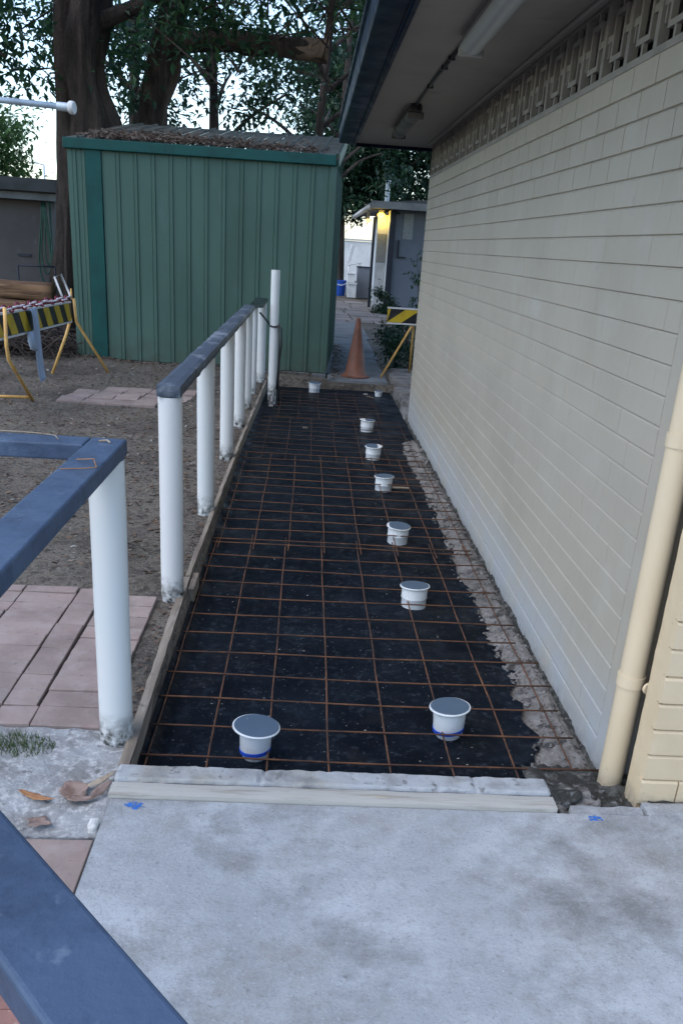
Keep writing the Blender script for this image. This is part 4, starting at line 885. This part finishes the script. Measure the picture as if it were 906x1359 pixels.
# ------------------------------------------------------------------ trees and plants
def leaves(g, c, rad, n, size, r_, squash=.75, droop=.5):
    c = Vector(c)
    for i in range(n):
        d = Vector((r_.gauss(0,1), r_.gauss(0,1), r_.gauss(0,1)*squash)); p = c+d*rad*.55
        s_ = size*r_.uniform(.6,1.3); a = r_.uniform(0, 2*math.pi); t = -droop+r_.uniform(-.7,.7)
        u = Vector((math.cos(a)*math.cos(t), math.sin(a)*math.cos(t), math.sin(t))); w = Vector((-math.sin(a), math.cos(a), r_.uniform(-.6,.6))).normalized()
        nn = u.cross(w)*s_*.12
        g.add([p, p+u*s_*.5+w*s_*.24+nn, p+u*s_, p+u*s_*.5-w*s_*.24+nn], [(0,1,2,3)])
def limb(g, pts, r0, r1, n=10, jit=.25):
    P = [Vector(p) for p in pts]; out = []
    for i in range(len(P)-1):
        p0, p1, p2, p3 = P[max(i-1,0)], P[i], P[i+1], P[min(i+2,len(P)-1)]
        for k in range(6):
            t = k/6; out.append(.5*((2*p1)+(-p0+p2)*t+(2*p0-5*p1+4*p2-p3)*t*t+(-p0+3*p1-3*p2+p3)*t**3))
    out.append(P[-1]); m_ = len(out)-1
    g.tube(out, [r0+(r1-r0)*i/m_ for i in range(m_+1)], n, jit=jit)
# big fig behind the shed
fig = thing('fig_tree', (-3.4,14.9,0), 'big dark fig tree with several stout stems behind the green shed', 'tree')
g = MB(); limb(g, [(-3.62,14.7,-.1),(-3.55,14.7,1.2),(-3.45,14.7,2.4),(-3.42,14.75,3.6),(-3.36,14.8,5.0),(-3.5,15,7)], .36, .27, 36, .5)
limb(g, [(-3.15,14.45,.6),(-3.2,14.42,2.0),(-3.22,14.45,2.9),(-3.34,14.45,3.6),(-3.28,14.5,4.3),(-3.2,14.6,5.6)], .30, .13, 30, .5)
limb(g, [(-2.75,14.9,1.6),(-3.0,14.8,2.7),(-3.22,14.75,3.4),(-3.15,14.8,4.5)], .20, .15, 12, .4); g.build('trunk', M['bark'], fig, smooth=True)
g = MB(); limb(g, [(-2.9,15.3,0),(-2.72,15.3,1.8),(-2.50,15.3,3.0),(-2.35,15.2,3.6),(-2.22,15.1,4.2),(-1.9,15,5.4)], .26, .17, 30, .5); g.build('stem', M['bark'], fig, smooth=True)
g = MB(); limb(g, [(-2.27,15.1,4.02),(-1.5,14.8,4.10),(-.9,14.5,4.03),(-.35,14.4,4.02),(.10,14.4,3.98)], .14, .125, 12, .5); br = g.build('branch', M['bark'], fig, smooth=True)
g = MB(); limb(g, [(-.42,14.41,4.0),(-.15,14.4,4.0),(.12,14.4,3.99)], .13, .15, 12, .35); g.build('branch_stub', M['cut'], br, smooth=True)
g = MB(); limb(g, [(.07,14.4,4.0),(.13,14.4,4.5),(.2,14.4,5.6)], .055, .035, 8, .2); g.build('branch', M['bark'], fig, smooth=True)
for pts, a, b in (([(-3.2,14.7,4.15),(-2.6,14.5,4.35),(-1.7,14.2,4.75),(-.6,13.8,5.4)], .13, .06), ([(-3.4,14.8,4.6),(-4.6,14.3,5.1),(-6,13.8,5.3)], .14, .05), ([(-3.4,14.7,5.2),(-3.0,12.5,5.6),(-2.4,10.5,5.8)], .15, .05), ([(-1.9,15,5.2),(-.5,13.5,6),(1.2,12.6,6.4)], .13, .05), ([(-3.4,15,5.6),(-4.5,16.5,6.4)], .12, .05)):
    g = MB(); limb(g, pts, a, b, 9, .3); g.build('branch', M['bark'], fig, smooth=True)
r_ = random.Random(31); g = MB()
for i in range(215):
    x = r_.uniform(-8.5,2.2); y = r_.uniform(10.5,17.5)
    zmin = 3.95 if y < 13 else (3.25 if x < -3.8 else 3.55)
    zmin += (y-14)*.10
    if x > -2.4: zmin += .35
    z = zmin+abs(r_.gauss(0,1.2))+.25
    if x > -.7 and z < 5.0 and r_.random() < .65: continue
    if -4.1 < x < -1.9 and y < 15.6 and z < 5.0: continue
    leaves(g, (x,y,z), r_.uniform(.34,.62), int(r_.uniform(70,125)), .16, r_)
for x, y, z in ((-6.2,14.2,3.55),(-5.6,14.5,3.5),(-5.0,14.3,3.75),(-4.5,14.5,3.9),(-6.8,14,3.7),(-5.2,14,3.3),(-4.25,14.6,3.5),(-1.95,14,4.2),(-1.6,13.9,4.4),(-2.85,14.9,3.7),(-2.9,15.4,4.1)):
    leaves(g, (x,y,z), .55, 150, .15, r_)
for x, y, z in ((-2.0,14.1,3.95),(-1.75,14.0,4.25),(-1.4,14.0,3.95),(-1.1,13.9,4.2),(-.8,14.0,3.9),(-2.3,14.3,4.35),(-1.55,13.8,4.55)):
    leaves(g, (x,y,z), .36, 60, .15, r_)
for i in range(60):
    y = r_.uniform(8.5,11.5); leaves(g, (r_.uniform(-7,1.0), y, r_.uniform(4.9,6.5)), .8, 110, .15, r_)
for i in range(150):
    y = r_.uniform(10.5,21); leaves(g, (r_.uniform(-.5,6), y, r_.uniform(5.6,8.2)), .9, 60, .30, r_)  # leaf clumps added above the view to darken the far bed and shed
g.build('crown', M['leaf'], fig)
tw = MB(); q_ = random.Random(77)
for i in range(150):
    p = Vector((q_.uniform(-7,1.2), q_.uniform(13,16.5), q_.uniform(3.7,5.2))); d = Vector((q_.uniform(-1,1), q_.uniform(-1,1), q_.uniform(-.5,.7))).normalized()*q_.uniform(.3,.8)
    if -4.0 < p.x < -2.0 and p.y < 15.5: continue
    tw.tube([p-d, p+Vector((0,0,q_.uniform(-.05,.12))), p+d], [.016,.011,.005], 5)
tag(tw.build('twigs', M['bark'], fig), kind='stuff')
# slender trees behind it
def slender(nm, lab, x, y, h, rad, n, mt, lean, rs, zlow, leaf=.17, grp='slender trees behind the shed', cnt=120):
    t = thing(nm, (x,y,0), lab, 'tree', grp); q = random.Random(rs)
    g = MB(); limb(g, [(x,y,-.1),(x+lean*.3,y,h*.3),(x+lean*.6,y,h*.6),(x+lean,y,h)], .17, .06, 10, .3); g.build('trunk', M['bark'], t, smooth=True)
    for k in range(6):
        z = h*q.uniform(.35,.8); a = q.uniform(0, 6.3); b = Vector((x+lean*z/h, y, z)); e = b+Vector((math.cos(a)*rad*.8, math.sin(a)*rad*.8, rad*.5))
        g = MB(); limb(g, [b, (b+e)/2+Vector((0,0,.15)), e], .06, .02, 7, .2); g.build('branch', M['bark'], t, smooth=True)
    g = MB()
    for i in range(n):
        a = q.uniform(0, 6.28); rr = rad*math.sqrt(q.random()); z = zlow+(h+1-zlow)*q.random()
        leaves(g, (x+lean*z/h+rr*math.cos(a), y+rr*math.sin(a), z), q.uniform(.35,.7), cnt, leaf, q)
    g.build('crown', M[mt], t); return t
slender('slender_tree', 'slender dark tree rising behind the middle of the shed roof', -2.2, 22, 7.5, 2.3, 26, 'leafdark', -.1, 41, 3.0)
slender('slender_tree', 'sparse tree rising behind the right half of the shed roof', -.2, 24, 7.5, 2.3, 20, 'leafdark', .5, 42, 2.9)
slender('slender_tree', 'slim tree between the two stout fig stems', -3.9, 21, 7.5, 1.5, 30, 'leafdark', .2, 43, 3.2)
slender('slender_tree', 'leafy tree showing between the shed roof and the eave', 0.62, 31, 8.5, 1.7, 22, 'leafdark', .3, 44, 4.6)
slender('dense_tree', 'dense dark evergreen above the far slate roof', 2.6, 36, 7.5, 2.6, 130, 'leafdark', .2, 51, 2.9, .24, 'dense trees beyond the far building', 170)
slender('dense_tree', 'dense evergreen with dark trunk in the gap left of the far building', 1.15, 36.5, 7.5, 1.9, 85, 'leafdark', -.1, 52, 2.6, .24, 'dense trees beyond the far building', 150)
slender('dense_tree', 'dense evergreen farthest to the right behind the brick wall', 5.4, 37, 8.0, 2.4, 70, 'leafdark', .1, 53, 2.4, .24, 'dense trees beyond the far building', 150)
slender('pale_tree', 'pale green tree at the left edge above the low roof', -8.9, 27, 3.6, 1.3, 60, 'leaflight', .0, 61, 1.9, .17, None, 130)
def shrub(nm, lab, x, y, h, rad, n, mt, rs, leaf=.07, cnt=60, z0=0.0):
    t = thing(nm, (x,y,z0), lab, 'plant'); q = random.Random(rs)
    for k in range(5):
        a = q.uniform(0, 6.3); g = MB(); limb(g, [(x,y,z0-.05),(x+.3*rad*math.cos(a), y+.3*rad*math.sin(a), z0+h*.5),(x+.8*rad*math.cos(a), y+.8*rad*math.sin(a), z0+h*.95)], .012, .004, 6, .1); g.build('stem', M['bark'], t, smooth=True)
    g = MB()
    for i in range(n):
        a = q.uniform(0, 6.28); rr = rad*math.sqrt(q.random()); leaves(g, (x+rr*math.cos(a), y+rr*math.sin(a), z0+h*q.random()), .14, cnt, leaf, q)
    g.build('foliage', M[mt], t); return t
shrub('dark_shrub', 'dark leafy shrub behind the right-hand striped barrier', 1.45, 12.5, .65, .40, 26, 'leafdark', 71)
shrub('dark_shrub', 'low dark plants along the path edge beyond the barrier', 1.40, 14.2, .5, .34, 18, 'leafdark', 72)
shrub('dark_shrub', 'green plant at the foot of the slate building corner', 1.95, 23.2, .55, .30, 14, 'leafdark', 73, .11)
shrub('climbing_plant', 'thin leafy climber against the slate grey wall', 2.45, 20.5, 1.5, .20, 12, 'leafdark', 74, .13, 14)
# ground litter
r_ = random.Random(17); g = MB()
for i in range(8500):
    y = 3.9+9.0*r_.random()**.8; x = -.62-r_.random()**1.2*(1.0+.42*y)
    if -2.36 < x < -1.2 and 8.42 < y < 9.5 and r_.random() < .7: continue
    leaf_quads(g, (x, y, gh(x, y)+.006), r_.uniform(.008,.026), r_, .35)
for i in range(500):
    y = r_.uniform(10.9,15); leaf_quads(g, (.30+.035*(y-11)+abs(r_.gauss(0,.10)), y, .012), r_.uniform(.01,.03), r_, .35)
for i in range(420):
    y = r_.uniform(2.6,10); leaf_quads(g, (-.535-abs(r_.gauss(0,.03)), y, gh(-.54, y)+.006), r_.uniform(.006,.018), r_, .4)
for i in range(900):
    u = r_.uniform(0, 2.95); q = O+U*u-V*(.01+abs(r_.gauss(0,.10))); leaf_quads(g, (q.x, q.y, gh(q.x, q.y)+.012), r_.uniform(.008,.026), r_, .4)
tag(g.build('leaf_litter', M['litter']), 'small dead leaves scattered over the bare dirt', 'leaf litter', kind='stuff')
g = MB()
for i in range(260):
    y = 3.9+7*r_.random(); x = -.60-r_.random()*(1.0+.35*y); s_ = r_.uniform(.003,.010); a = r_.uniform(0, 6.3)
    u = Vector((math.cos(a), math.sin(a), 0)); v = Vector((-math.sin(a), math.cos(a), .2))
    g.obox((x, y, gh(x, y)+s_*.4), u*s_*r_.uniform(1,2.6), v*s_*.6, Vector((0,0,1))*s_*.35)
tag(g.build('wood_chips', M['chip']), 'pale wood chips and stones lying on the dirt yard', 'debris', kind='stuff')
g = MB()
for i in range(520):
    a = r_.uniform(0, 6.28); rr = r_.random()**.6; x = -.86+.13*rr*math.cos(a); y = 2.40+.075*rr*math.sin(a); h = r_.uniform(.012,.04)
    d = Vector((r_.uniform(-.6,.6), r_.uniform(-.6,.6), 1)).normalized()*h; s_ = Vector((r_.uniform(-1,1), r_.uniform(-1,1), 0)).normalized()*.0018; b = Vector((x, y, patz(x, y)))
    g.add([b-s_, b+s_, b+d], [(0,1,2)])
tag(g.build('grass_tuft', M['grass']), 'patch of short grass on the rough concrete by the pavers', 'grass', kind='stuff')
for i, (x, y, a, lab) in enumerate(((-.575,2.62,.3,'white paper scrap beside the formwork near the thick post'),)):
    dry_leaf(x, 2.70, .045, .014, 1.0, 'whitetrim', lab, .0, .4)['category'] = 'scrap'
for o in bpy.data.objects:
    if o.type == 'MESH' and o.get('label') and 'paper scrap' in o['label']: o.name = 'paper_scrap'; o['group'] = 'scraps'
